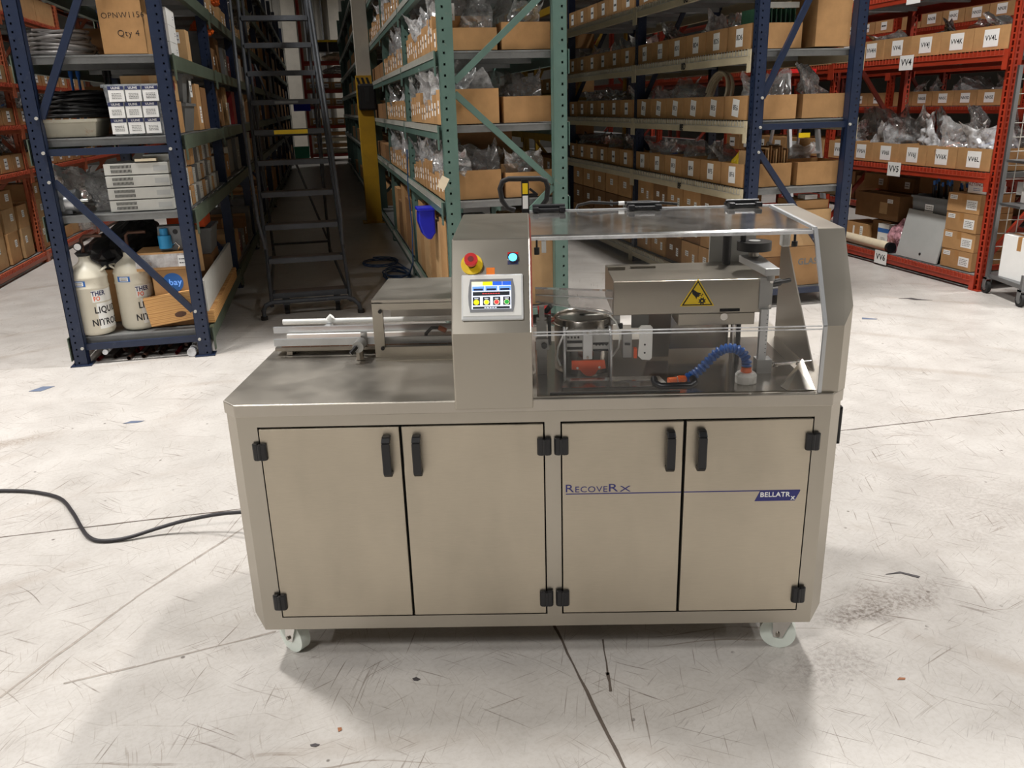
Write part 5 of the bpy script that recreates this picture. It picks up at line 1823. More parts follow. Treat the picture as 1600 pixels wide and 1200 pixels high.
# infeed tunnel: sheet roof, front frame with clear window
tn = P(MB().prism([(2.685, 1.088), (2.685, 1.10), (3.05, 1.10), (3.05, 0.95), (3.042, 0.95), (3.042, 1.092), (2.693, 1.092), (2.693, 1.088)][::-1], -0.522, -0.218, 'x'), 'tunnel_roof', 'steel_top', M0)
P(MB().box(-0.522, -0.488, 2.685, 2.70, 0.903, 1.092), 'tunnel_post', 'steel', M0)
P(MB().box(-0.488, -0.218, 2.685, 2.70, 1.066, 1.090), 'tunnel_rail', 'steel', M0)
P(MB().box(-0.488, -0.218, 2.685, 2.70, 0.903, 0.938), 'tunnel_rail', 'steel', M0)
P(MB().box(-0.515, -0.218, 2.65, 2.70, 0.900, 0.903), 'tunnel_flange', 'steel', M0)
P(MB().box(-0.488, -0.218, 2.690, 2.694, 0.938, 1.066), 'tunnel_window', 'acrylic', M0)
for z in (1.062, 0.935):
    P(MB().cyl((-0.495, 2.685, z), (-0.495, 2.678, z), 0.0065, 12).cyl((-0.495, 2.678, z), (-0.495, 2.676, z), 0.004, 10), 'screw_knob', 'black_plastic', M0)
# infeed conveyor: belt of brown slats between steel guide rails
bl_ = P(MB().box(-0.88, -0.10, 2.745, 2.865, 0.914, 0.926), 'conveyor_bed', 'steel_dark', M0)
for k in range(22):
    x = -0.86 + k * 0.034
    P(MB().box(x, x + 0.031, 2.755, 2.835, 0.926, 0.931), 'belt_slat', 'belt_brown', bl_)
P(MB().box(-0.875, -0.10, 2.725, 2.735, 0.938, 0.962), 'guide_rail', 'aluminium', M0)
P(MB().box(-0.918, -0.10, 2.870, 2.880, 0.946, 0.968), 'guide_rail', 'aluminium', M0)
P(MB().box(-0.865, -0.12, 2.845, 2.862, 0.932, 0.946), 'guide_strip', 'white_plastic', M0)
P(MB().cyl((-0.907, 2.96, 0.965), (-0.12, 2.96, 0.965), 0.010, 14), 'guide_rod', 'white_plastic', M0)
P(MB().box(-0.745, -0.725, 2.885, 2.97, 0.902, 0.958), 'rod_bracket', 'aluminium', M0)
P(MB().cyl((-0.735, 2.95, 0.972), (-0.722, 2.95, 0.985), 0.012, 10), 'bracket_knob', 'white_plastic', M0)
for x in (-0.84, -0.2):
    P(MB().box(x, x + 0.02, 2.74, 2.86, 0.902, 0.914), 'bed_foot', 'steel_dark', M0)
cl = P(MB().cyl((-0.572, 2.672, 0.902), (-0.572, 2.672, 0.945), 0.013, 16), 'clamp_post', 'steel_dark', M0)
P(MB().cyl((-0.572, 2.648, 0.950), (-0.572, 2.705, 0.950), 0.019, 16), 'clamp_head', 'alu_block', cl, bev=0.003)
P(MB().bar((-0.576, 2.646, 0.953), (-0.594, 2.630, 0.934), 0.010, 0.010), 'clamp_lever', 'black_plastic', cl)
P(MB().cyl((-0.572, 2.705, 0.950), (-0.570, 2.722, 0.950), 0.007, 10).box(-0.574, -0.552, 2.716, 2.723, 0.932, 0.982), 'clamp_rod', 'chrome', cl)
P(MB().tube([(-0.36, 2.76, 0.938), (-0.355, 2.755, 0.965), (-0.335, 2.75, 0.985), (-0.31, 2.75, 0.985)], 0.006, 8), 'sensor_cable', 'black_rubber', M0)
P(MB().cyl((-0.31, 2.75, 0.985), (-0.285, 2.745, 0.975), 0.009, 12), 'sensor', 'copper', M0)

# clear hood: bent acrylic sheet in front, cloudy sheet on top, steel rim, three black hinges
def sheet(prof, x0, x1, th):
    """strip of sheet following a (y,z) polyline, thickness inward"""
    mb = MB()
    nrm = []
    for i, p in enumerate(prof):
        a = Vector(prof[max(i - 1, 0)])
        b = Vector(prof[min(i + 1, len(prof) - 1)])
        d = (b - a).normalized()
        nrm.append(Vector((d.y, -d.x)))
    inn = [(p[0] + n_.x * th, p[1] + n_.y * th) for p, n_ in zip(prof, nrm)]
    poly = list(prof) + inn[::-1]
    n = len(prof)
    vs = [(x0, *p) for p in prof] + [(x0, *p) for p in inn] + [(x1, *p) for p in prof] + [(x1, *p) for p in inn]
    fs = []
    for i in range(n - 1):
        fs += [(i, i + 1, 2 * n + i + 1, 2 * n + i), (n + i + 1, n + i, 3 * n + i, 3 * n + i + 1), (i + 1, i, n + i, n + i + 1), (2 * n + i, 2 * n + i + 1, 3 * n + i + 1, 3 * n + i)]
    fs += [(0, 2 * n, 3 * n, n), (n - 1, 2 * n - 1, 4 * n - 1, 3 * n - 1)]
    return mb.add(vs, fs)


hood = P(sheet([(2.256, 0.906), (2.256, 1.084), (2.259, 1.092), (2.395, 1.334), (2.40, 1.339)], 0.010, 0.816, 0.006), 'clear_hood', 'acrylic', M0, 'clear bent acrylic hood front')
P(sheet([(2.40, 1.339), (2.408, 1.343), (2.86, 1.354)], 0.010, 0.816, 0.006), 'hood_top', 'acrylic_top', M0, 'cloudy clear acrylic hood top')
P(MB().box(0.010, 0.816, 2.398, 2.412, 1.328, 1.337), 'hood_edge', 'bag_white', M0)
P(MB().box(0.008, 0.816, 2.86, 2.885, 1.345, 1.357).box(0.008, 0.816, 2.880, 2.885, 0.902, 1.345), 'back_panel', 'acrylic', M0) if False else None
P(MB().box(0.008, 0.905, 2.86, 2.885, 1.335, 1.357), 'back_rim', 'aluminium', M0)
for x in (0.074, 0.395, 0.728):
    hk = P(MB().box(x - 0.055, x + 0.055, 2.83, 2.90, 1.357, 1.366), 'hood_hinge', 'black_plastic', M0, 'black hood hinge', bev=0.002)
    P(MB().cyl((x - 0.055, 2.872, 1.369), (x + 0.055, 2.872, 1.369), 0.009, 12), 'hinge_barrel', 'black_plastic', hk)
    for s in (-1, 1):
        P(MB().box(x + s * 0.045 - 0.010, x + s * 0.045 + 0.010, 2.815, 2.845, 1.357, 1.372), 'hinge_block', 'black_plastic', hk, bev=0.002)
P(MB().tube([(0.165, 2.895, 1.345), (0.175, 2.90, 1.368), (0.22, 2.91, 1.376), (0.30, 2.91, 1.370), (0.42, 2.92, 1.372), (0.52, 2.93, 1.36)], 0.005, 8), 'hood_cable', 'black_rubber', M0)
P(MB().cyl((0.315, 2.91, 1.370), (0.335, 2.911, 1.370), 0.0065, 10), 'cable_marker', 'paper', M0)
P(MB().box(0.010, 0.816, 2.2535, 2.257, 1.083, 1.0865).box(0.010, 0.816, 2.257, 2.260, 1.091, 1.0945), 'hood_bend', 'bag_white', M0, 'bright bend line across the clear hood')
# hood handle
hd = MB()
hpts = [(0.352, 2.256, 0.948), (0.352, 2.228, 0.944), (0.366, 2.216, 0.940), (0.448, 2.216, 0.940), (0.462, 2.228, 0.944), (0.462, 2.256, 0.948)]
hd.tube(hpts, 0.010, 10)
P(hd, 'hood_handle', 'black_plastic', M0, 'black pull handle of the hood')

# steel end cover at the right: front, slope and roof strips with chamfered corner
cv = MB()
i0 = [(0.822, 2.25, 0.90), (0.822, 2.25, 1.095), (0.822, 2.40, 1.342), (0.822, 2.86, 1.354)]
c0 = [(0.875, 2.25, 0.90), (0.875, 2.25, 1.095), (0.905, 2.28, 1.144), (0.905, 2.28, 0.90), (0.905, 2.40, 1.342), (0.905, 2.86, 1.354)]
vs = i0 + c0
fs = [(0, 4, 5, 1), (1, 5, 6, 8, 2), (4, 7, 6, 5), (2, 8, 9, 3)]
cv.add(vs, fs)
# folded inner lip and inside faces (sheet thickness)
d_ = 0.012
vs2 = [(x + (0.0 if x < 0.85 else -0.004), y + d_, z - (0.0 if z < 1.0 else d_)) for x, y, z in vs]
cv.add(vs2, [tuple(reversed(f)) for f in fs])
cv.add([vs[0], vs[1], vs[2], vs[3], vs2[0], vs2[1], vs2[2], vs2[3]], [(0, 1, 5, 4), (1, 2, 6, 5), (2, 3, 7, 6)])
cv.add([vs[7], vs[6], vs[8], vs[9], vs2[7], vs2[6], vs2[8], vs2[9]], [(4, 5, 1, 0), (5, 6, 2, 1), (6, 7, 3, 2)])
P(cv, 'end_cover', 'steel', M0)
for k, (a, b) in enumerate(((i0[0], i0[1]), (i0[1], i0[2]), (i0[2], i0[3]))):
    P(MB().bar(a, b, 0.010, 0.010, 0, (1, 0, 0)), 'cover_edge', 'aluminium', M0)
P(MB().prism([(2.44, 0.9025), (2.86, 0.9025), (2.86, 1.30)], 0.868, 0.872, 'x'), 'side_plate', 'steel_dark', M0)

# ---- inside the hood
hb_ = P(MB().box(0.255, 0.722, 2.455, 2.74, 1.087, 1.190), 'labelling_head', 'steel', M0, bev=0.002)
P(MB().box(0.452, 0.682, 2.457, 2.60, 1.050, 1.087), 'head_skirt', 'steel', hb_, bev=0.002)
P(MB().box(0.690, 0.728, 2.448, 2.470, 1.098, 1.192), 'head_end_block', 'alu_block', hb_)
for z in (1.108, 1.182):
    P(MB().cyl((0.722, 2.448, z), (0.722, 2.444, z), 0.005, 10), 'bolt', 'chrome', hb_)
P(MB().box(0.255, 0.31, 2.64, 2.66, 1.190, 1.20).box(0.33, 0.41, 2.66, 2.68, 1.19, 1.197), 'head_lip', 'steel', hb_)
P(MB().box(0.575, 0.635, 2.4535, 2.4555, 1.092, 1.101), 'slot', 'gap_black', hb_)
P(MB().cyl((0.587, 2.457, 1.078), (0.587, 2.445, 1.078), 0.011, 16), 'slot_knob', 'chrome', hb_)
# warning triangle
def tri(r, cx, cz):
    return [(cx - r * 0.866 * 1.06, cz - r * 0.5), (cx + r * 0.866 * 1.06, cz - r * 0.5), (cx, cz + r)]
wt = P(MB().prism(tri(0.056, 0.506, 1.139), 2.4525, 2.455, 'y'), 'warning_sign', 'yellow', M0, 'yellow warning triangle with a hand and gear', bev=0.0008)
P(MB().prism(tri(0.0505, 0.506, 1.139), 2.4520, 2.4525, 'y'), 'triangle_border', 'ink', wt)
P(MB().prism(tri(0.0435, 0.506, 1.139), 2.4516, 2.4520, 'y'), 'triangle_field', 'yellow', wt)
hand = [(0.489, 1.157), (0.493, 1.162), (0.505, 1.154), (0.515, 1.151), (0.517, 1.148), (0.510, 1.147), (0.516, 1.144), (0.509, 1.143), (0.512, 1.139), (0.505, 1.140), (0.503, 1.132), (0.499, 1.140), (0.490, 1.149)]
P(MB().prism(hand, 2.4513, 2.4516, 'y'), 'hand_symbol', 'ink', wt)
gear = []
for k in range(16):
    a = 2 * math.pi * k / 16
    r_ = 0.0115 if k % 2 else 0.0078
    gear += [(0.520 + r_ * math.cos(a - 0.1), 1.127 + r_ * math.sin(a - 0.1)), (0.520 + r_ * math.cos(a + 0.1), 1.127 + r_ * math.sin(a + 0.1))]
P(MB().prism(gear, 2.4513, 2.4516, 'y'), 'gear_symbol', 'ink', wt)
P(MB().cyl((0.520, 2.4513, 1.127), (0.520, 2.4511, 1.127), 0.003, 12), 'gear_hole', 'yellow', wt)
P(MB().box(0.5165, 0.520, 2.4513, 2.4516, 1.141, 1.1445).box(0.519, 0.5225, 2.4513, 2.4516, 1.1455, 1.149), 'spark_symbol', 'ink', wt)
# lift column, spindle and handwheel
P(MB().box(0.690, 0.735, 2.425, 2.47, 0.9025, 0.945), 'column_foot', 'alu_block', M0)
cm = P(MB().box(0.695, 0.718, 2.435, 2.455, 0.945, 1.10), 'scale_column', 'aluminium', M0)
for k in range(10):
    P(MB().box(0.7125, 0.716, 2.4345, 2.435, 0.965 + k * 0.013, 0.967 + k * 0.013), 'scale_mark', 'ink', cm)
for x in (0.645, 0.662):
    P(MB().cyl((x, 2.56, 0.90), (x, 2.56, 1.06), 0.008, 12), 'guide_column', 'chrome' if x < 0.65 else 'black_plastic', M0)
P(MB().add([(0.66, 2.60, 1.215), (0.70, 2.44, 1.20), (0.742, 2.44, 1.20), (0.725, 2.62, 1.215), (0.66, 2.60, 1.237), (0.70, 2.44, 1.222), (0.742, 2.44, 1.222), (0.725, 2.62, 1.237)],
           [(3, 2, 1, 0), (4, 5, 6, 7), (0, 1, 5, 4), (1, 2, 6, 5), (2, 3, 7, 6), (3, 0, 4, 7)]), 'crossbar', 'aluminium', M0, bev=0.002)
P(MB().cyl((0.72, 2.452, 1.185), (0.72, 2.452, 1.205), 0.012, 14), 'spindle_nut', 'alu_block', M0)
hw = P(MB().cyl((0.700, 2.58, 1.255), (0.700, 2.58, 1.282), 0.052, 32), 'handwheel', 'black_plastic', M0, 'black handwheel', bev=0.005)
P(MB().cyl((0.700, 2.58, 1.282), (0.700, 2.58, 1.284), 0.018, 20), 'wheel_cap', 'screen_grey', hw)
P(MB().cyl((0.700, 2.58, 1.235), (0.700, 2.58, 1.255), 0.016, 14), 'wheel_hub', 'steel_dark', hw)
P(MB().cyl((0.665, 2.58, 1.282), (0.665, 2.58, 1.335), 0.009, 12), 'wheel_grip', 'black_plastic', hw)
P(MB().cyl((0.735, 2.50, 1.165), (0.80, 2.52, 1.17), 0.007, 10).cyl((0.735, 2.50, 1.165), (0.765, 2.51, 1.167), 0.012, 12), 'side_grip', 'black_plastic', M0)
P(MB().box(0.742, 0.768, 2.44, 2.47, 1.285, 1.335), 'latch_block', 'white_plastic', M0, bev=0.006)
P(MB().cyl((0.782, 2.45, 1.335), (0.782, 2.45, 1.300), 0.004, 8).cyl((0.782, 2.45, 1.300), (0.782, 2.45, 1.285), 0.009, 12), 'latch_knob', 'black_plastic', M0)
P(MB().cyl((0.026, 2.40, 1.33), (0.026, 2.40, 1.308), 0.003, 8).cyl((0.026, 2.40, 1.308), (0.026, 2.40, 1.288), 0.008, 12), 'latch_knob', 'black_plastic', M0)
P(MB().box(0.040, 0.053, 2.40, 2.42, 1.292, 1.335), 'latch_block', 'white_plastic', M0)
P(MB().box(0.60, 0.75, 2.75, 2.76, 1.15, 1.33), 'rear_plate', 'grey_pale', M0)
P(MB().cyl((0.645, 2.70, 1.19), (0.645, 2.70, 1.335), 0.014, 12), 'rear_column', 'black_plastic', M0)
# wrap drum with scales, side plates and orange guard
dr = P(MB().lathe([(0.088, 0.903), (0.092, 0.907), (0.092, 1.070), (0.086, 1.076), (0.084, 1.066)], 0.170, 2.53, 40), 'wrap_drum', 'steel_mirror', M0)
P(MB().lathe([(0.104, 1.050), (0.104, 1.054), (0.084, 1.0545)], 0.170, 2.545, 40), 'drum_ring', 'chrome', dr)
P(MB().cyl((0.175, 2.555, 1.062), (0.235, 2.56, 1.064), 0.0045, 8).box(0.16, 0.20, 2.55, 2.57, 1.058, 1.066), 'drum_fitting', 'white_plastic', dr)
ap = P(MB().box(0.110, 0.240, 2.41, 2.435, 0.99, 1.052), 'applicator_block', 'alu_block', M0)
P(MB().box(0.160, 0.187, 2.398, 2.412, 0.968, 1.055), 'centre_bar', 'aluminium', ap)
for z in (1.020, 1.000):
    P(MB().box(0.112, 0.158, 2.4075, 2.41, z - 0.004, z + 0.004).box(0.190, 0.236, 2.4075, 2.41, z - 0.010, z - 0.004), 'slot', 'gap_black', ap)
for k in range(4):
    P(MB().cyl((0.116 + k * 0.010, 2.4065, 1.034), (0.116 + k * 0.010, 2.41, 1.034), 0.003, 8), 'hole', 'gap_black', ap)
    P(MB().cyl((0.200 + k * 0.010, 2.4065, 1.010), (0.200 + k * 0.010, 2.41, 1.010), 0.003, 8), 'hole', 'gap_black', ap)
for z in (1.048, 0.974):
    P(MB().cyl((0.173, 2.398, z), (0.173, 2.394, z), 0.004, 10), 'bolt', 'steel_dark', ap)
for x in (0.104, 0.242):
    P(MB().prism([(2.375, 0.903), (2.44, 0.903), (2.44, 1.06), (2.405, 1.06), (2.385, 1.045), (2.375, 1.0)], x - 0.003, x + 0.003, 'x'), 'applicator_side', 'aluminium', M0, bev=0.001)
og = [(0.125, 0.965), (0.224, 0.965), (0.228, 0.940), (0.204, 0.936), (0.196, 0.922), (0.184, 0.916), (0.168, 0.918), (0.158, 0.926), (0.150, 0.936), (0.125, 0.938)]
P(MB().prism(og[::-1], 2.392, 2.398, 'y'), 'orange_guard', 'orange_print', M0, 'orange guard plate')
for x, z in ((0.142, 0.943), (0.208, 0.944)):
    P(MB().cyl((x, 2.392, z), (x, 2.389, z), 0.004, 10), 'guard_screw', 'chrome', M0)
# left and right brackets beside the drum
P(MB().box(0.022, 0.052, 2.46, 2.50, 0.903, 1.075).box(0.018, 0.060, 2.45, 2.47, 0.985, 1.02).box(0.030, 0.046, 2.46, 2.47, 1.075, 1.12), 'left_bracket', 'alu_block', M0)
P(MB().cyl((0.044, 2.45, 1.00), (0.044, 2.44, 1.00), 0.009, 12).cyl((0.05, 2.47, 1.10), (0.065, 2.46, 1.12), 0.008, 10).box(0.056, 0.066, 2.45, 2.47, 1.0, 1.09), 'bracket_knob', 'black_plastic', M0)
P(MB().box(0.028, 0.070, 2.60, 2.66, 1.06, 1.075), 'rear_sensor', 'red', M0)
rb = P(MB().box(0.285, 0.312, 2.45, 2.50, 0.955, 1.03).box(0.256, 0.276, 2.46, 2.475, 1.06, 1.105).box(0.248, 0.270, 2.455, 2.475, 1.06, 1.072), 'right_bracket', 'alu_block', M0)
P(MB().bar((0.290, 2.448, 0.999), (0.306, 2.444, 0.999), 0.006, 0.006).box(0.270, 0.284, 2.455, 2.47, 1.045, 1.06), 'bracket_lever', 'black_plastic', rb)
P(MB().box(0.318, 0.327, 2.44, 2.46, 0.955, 0.985), 'photo_sensor', 'orange_print', rb)
P(MB().tube([(0.243, 2.45, 1.09), (0.262, 2.45, 1.07), (0.276, 2.45, 1.03), (0.270, 2.44, 0.99), (0.25, 2.43, 0.965)], 0.003, 6), 'air_line', 'white_plastic', M0)
P(MB().tube([(0.115, 2.43, 1.06), (0.098, 2.42, 1.03), (0.085, 2.42, 1.0), (0.082, 2.42, 0.97), (0.092, 2.41, 0.945)], 0.003, 6), 'air_line', 'white_plastic', M0)
# white paddle and clear guides
pd_ = [(0.330, 0.962), (0.342, 0.950), (0.366, 0.948), (0.373, 0.955), (0.373, 1.050), (0.366, 1.058), (0.338, 1.058), (0.330, 1.050), (0.333, 1.02)]
P(MB().prism(pd_[::-1], 2.44, 2.444, 'y'), 'white_paddle', 'white_plastic', M0, 'white paddle plate', bev=0.001)
for z in (0.972, 0.998):
    P(MB().cyl((0.350, 2.44, z), (0.350, 2.438, z), 0.003, 8), 'paddle_screw', 'ink', M0)
P(MB().prism([(0.318, 1.03), (0.36, 1.03), (0.372, 1.045), (0.372, 1.085), (0.318, 1.085)][::-1], 2.52, 2.524, 'y'), 'rear_paddle', 'grey_pale', M0)
P(MB().add([(0.02, 2.50, 1.165), (0.262, 2.48, 1.155), (0.262, 2.48, 1.085), (0.02, 2.50, 1.125), (0.02, 2.53, 1.165), (0.262, 2.51, 1.155), (0.262, 2.51, 1.085), (0.02, 2.53, 1.125)],
           [(0, 1, 2, 3), (7, 6, 5, 4), (0, 4, 5, 1), (3, 2, 6, 7)]), 'product_guide', 'acrylic_guide', M0)
P(MB().bar((0.02, 2.495, 1.148), (0.262, 2.475, 1.135), 0.006, 0.003).bar((0.02, 2.495, 1.126), (0.262, 2.475, 1.086), 0.006, 0.003), 'guide_edge', 'aluminium', M0)
# product backplates
P(MB().add([(0.38, 2.60, 0.91), (0.45, 2.60, 0.91), (0.45, 2.56, 1.085), (0.33, 2.56, 1.085), (0.38, 2.603, 0.91), (0.45, 2.603, 0.91), (0.45, 2.563, 1.085), (0.33, 2.563, 1.085)],
           [(0, 1, 2, 3), (7, 6, 5, 4), (0, 4, 5, 1), (1, 5, 6, 2), (2, 6, 7, 3), (3, 7, 4, 0)]), 'back_plate', 'steel_dark', M0)
P(MB().box(0.45, 0.645, 2.62, 2.625, 0.93, 1.06), 'back_plate', 'steel_mirror', M0)
P(MB().box(0.555, 0.648, 2.610, 2.62, 1.025, 1.048), 'back_slot', 'black_plastic', M0)
# drip tray
ty = MB().box(0.092, 0.405, 2.300, 2.303, 0.903, 0.912).box(0.104, 0.388, 2.395, 2.398, 0.903, 0.912)
ty.add([(0.092, 2.300, 0.912), (0.405, 2.300, 0.912), (0.388, 2.398, 0.912), (0.104, 2.398, 0.912), (0.112, 2.312, 0.9035), (0.390, 2.312, 0.9035), (0.376, 2.385, 0.9035), (0.118, 2.385, 0.9035)],
       [(0, 1, 5, 4), (1, 2, 6, 5), (2, 3, 7, 6), (3, 0, 4, 7), (4, 5, 6, 7)])
P(ty, 'drip_tray', 'chrome', M0)
P(MB().box(0.055, 0.43, 2.268, 2.272, 0.903, 0.909), 'deck_lip', 'black_rubber', M0)
# air hose of blue segments on a white base
hs_ = P(MB().lathe([(0.031, 0.903), (0.032, 0.906), (0.032, 0.926), (0.026, 0.934), (0.016, 0.935)], 0.637, 2.345, 12, smooth=False), 'hose_base', 'white_plastic', M0, 'white hose base')
P(MB().lathe([(0.015, 0.935), (0.0165, 0.938), (0.014, 0.946), (0.015, 0.948), (0.012, 0.95)], 0.637, 2.345, 16), 'base_collar', 'orange_plastic', hs_)
path = [Vector(p) for p in ((0.637, 2.345, 0.950), (0.636, 2.348, 0.972), (0.624, 2.352, 0.992), (0.604, 2.354, 1.004), (0.582, 2.354, 1.006), (0.560, 2.352, 1.000), (0.540, 2.350, 0.985), (0.520, 2.347, 0.964), (0.500, 2.343, 0.944), (0.480, 2.338, 0.930), (0.458, 2.332, 0.922))]


def catmull(ps, m):
    out = []
    for i in range(len(ps) - 1):
        p0, p1, p2, p3 = ps[max(i - 1, 0)], ps[i], ps[i + 1], ps[min(i + 2, len(ps) - 1)]
        for k in range(m):
            t = k / m
            out.append(0.5 * ((2 * p1) + (p2 - p0) * t + (2 * p0 - 5 * p1 + 4 * p2 - p3) * t * t + (3 * p1 - p0 - 3 * p2 + p3) * t ** 3))
    out.append(ps[-1])
    return out


cp = catmull(path, 2)
for a, b in zip(cp, cp[1:]):
    d = b - a
    P(MB().cyl(a - d * 0.05, a + d * 0.2, 0.009, 12, 0.0152).cyl(a + d * 0.2, a + d * 0.55, 0.0152, 12, 0.0150).cyl(a + d * 0.55, b + d * 0.1, 0.0150, 12, 0.008), 'hose_segment', 'blue_hose', hs_)
P(MB().cyl((0.458, 2.332, 0.922), (0.437, 2.327, 0.920), 0.009, 14, 0.014).cyl((0.437, 2.327, 0.920), (0.405, 2.32, 0.918), 0.010, 14, 0.0125), 'hose_nozzle', 'orange_plastic', hs_, 'orange hose nozzle')
P(MB().cyl((0.4285, 2.325, 0.9195), (0.4265, 2.3245, 0.9195), 0.0145, 16), 'nozzle_ring', 'chrome', hs_)
# stay rod and bright corner gusset at the right
P(MB().cyl((0.735, 2.44, 0.925), (0.868, 2.47, 0.925), 0.005, 10).cyl((0.745, 2.442, 0.925), (0.755, 2.444, 0.925), 0.010, 12).cyl((0.82, 2.458, 0.925), (0.83, 2.46, 0.925), 0.009, 12), 'stay_rod', 'chrome', M0)
P(MB().add([(0.725, 2.30, 0.9035), (0.735, 2.262, 0.9035), (0.815, 2.262, 0.9035), (0.818, 2.40, 0.955)], [(0, 1, 2, 3)]).add([(0.725, 2.30, 0.9028), (0.735, 2.262, 0.9028), (0.815, 2.262, 0.9028), (0.818, 2.40, 0.950)], [(3, 2, 1, 0)]), 'gusset', 'steel_mirror', M0)

# ------------------------------------------------------------------ rolling ladder in the aisle
L = T('rolling_ladder', 'dark grey steel rolling ladder standing in the aisle', 'ladder', (-0.2, 7.4, 0), 'r')
NS = 12
for k in range(NS):
    z, v, uc = 0.20 + 0.268 * k, 7.38 + 0.215 * k, -0.205 - 0.0135 * k
    a, b = uc - 0.32, uc + 0.32
    st = P(MB().box(a, b, v, v + 0.012, z - 0.045, z).box(a, b, v + 0.012, v + 0.17, z - 0.012, z).box(a, b, v + 0.16, v + 0.17, z - 0.04, z), 'step', 'ladder_grey', L)
    P(MB().box(a + 0.02, b - 0.02, v + 0.015, v + 0.155, z, z + 0.003), 'tread', 'tread', st)
    if k == 5:
        P(MB().box(uc - 0.14, uc + 0.17, v - 0.003, v, z - 0.042, z - 0.004), 'warning_strip', 'yellow', st, 'yellow warning strip')
    if k == 6:
        P(MB().box(uc - 0.10, uc + 0.12, v - 0.003, v, z - 0.034, z - 0.012), 'maker_strip', 'equip_grey', st)
lad = lambda z, s, dz=0.0: (-0.205 - 0.0135 * (z - 0.2) / 0.268 + s * 0.337, 7.38 + 0.215 * (z - 0.2) / 0.268 + 0.06 + dz, z)
for s in (-1, 1):
    P(MB().tube([lad(0.10, s, -0.03), lad(0.5, s), lad(3.3, s)], 0.017, 8), 'stringer', 'ladder_grey', L)
    P(MB().tube([lad(0.55, s, -0.06), lad(0.8, s * 1.06, -0.30), lad(1.6, s * 1.08, -0.62), lad(3.8, s * 1.08, -0.62)], 0.015, 8), 'handrail', 'ladder_grey', L)
    P(MB().tube([(-0.33 + s * 0.325, 10.2, 0.10), (-0.335 + s * 0.325, 10.1, 1.5), (-0.34 + s * 0.325, 10.0, 3.3)], 0.016, 8), 'rear_leg', 'ladder_grey', L)
    P(MB().tube([(-0.205 + s * 0.337, 7.38, 0.15), (-0.33 + s * 0.325, 10.2, 0.14)], 0.015, 8), 'base_rail', 'ladder_grey', L)
    P(MB().tube([(-0.33 + s * 0.325, 10.17, 0.5), lad(2.2, s)], 0.012, 8), 'side_brace', 'ladder_grey', L)
P(MB().tube([(-0.62, 10.1, 2.2), (-0.02, 10.18, 0.25)], 0.013, 8), 'cross_brace', 'ladder_grey', L)
P(MB().tube([(-0.65, 10.18, 0.22), (0.0, 10.18, 0.22)], 0.013, 8), 'rear_bar', 'ladder_grey', L)
P(MB().tube([(-0.65, 10.1, 1.45), (0.0, 10.1, 1.45)], 0.013, 8), 'rear_bar', 'ladder_grey', L)
bp = [(-0.61, 7.28, 0.01), (-0.61, 7.28, 0.08), (-0.585, 7.28, 0.125), (-0.53, 7.29, 0.145), (0.10, 7.29, 0.145), (0.16, 7.28, 0.125), (0.20, 7.28, 0.08), (0.215, 7.28, 0.01)]
P(MB().tube(bp, 0.019, 8), 'base_loop', 'ladder_grey', L)
for u in (-0.61, 0.215):
    P(MB().cyl((u, 7.28, 0.0), (u, 7.28, 0.03), 0.030, 12), 'rubber_foot', 'black_rubber', L)
for u in (-0.42, 0.02):
    P(MB().cyl((u - 0.02, 7.45, 0.05), (u + 0.02, 7.45, 0.05), 0.05, 18), 'wheel', 'black_rubber', L)
    P(MB().box(u - 0.03, u + 0.03, 7.42, 7.48, 0.09, 0.155), 'wheel_fork', 'ladder_grey', L)
for s in (-1, 1):
    u = -0.33 + s * 0.325
    P(MB().cyl((u - 0.015, 10.2, 0.055), (u + 0.015, 10.2, 0.055), 0.055, 16), 'wheel', 'black_rubber', L)

# ------------------------------------------------------------------ building column with yellow guard and black case
C_ = T('building_column', 'tall cream steel column with a yellow lower sleeve beside the green rack', 'column', (0.735, 13.5, 0), 'r')
P(MB().box(0.635, 0.84, 13.4, 13.6, 1.95, ZC), 'shaft', 'column_paint', C_)
P(MB().box(0.615, 0.845, 13.38, 13.62, 0.0, 2.18), 'sleeve', 'column_yellow', C_, 'yellow sleeve')
for k in range(3):
    P(MB().prism([(0.64 + k * 0.07, 2.06), (0.68 + k * 0.07, 2.06), (0.65 + k * 0.07, 2.15), (0.61 + k * 0.07 + 0.005, 2.15)], 13.376, 13.38, 'y'), 'stripe', 'ink', C_)
P(MB().box(0.55, 0.92, 13.33, 13.67, 0.0, 0.012), 'base_plate', 'column_yellow', C_)
t = T('equipment_case', 'black case strapped to the building column at head height', 'case', (0.745, 13.3, 1.68), 'r')
P(MB().box(0.625, 0.885, 13.24, 13.38, 1.68, 2.06), 'case_body', 'black_plastic', t, bev=0.03)
P(MB().box(0.72, 0.79, 13.232, 13.24, 1.80, 2.0), 'pocket', 'black_rubber', t, bev=0.003)

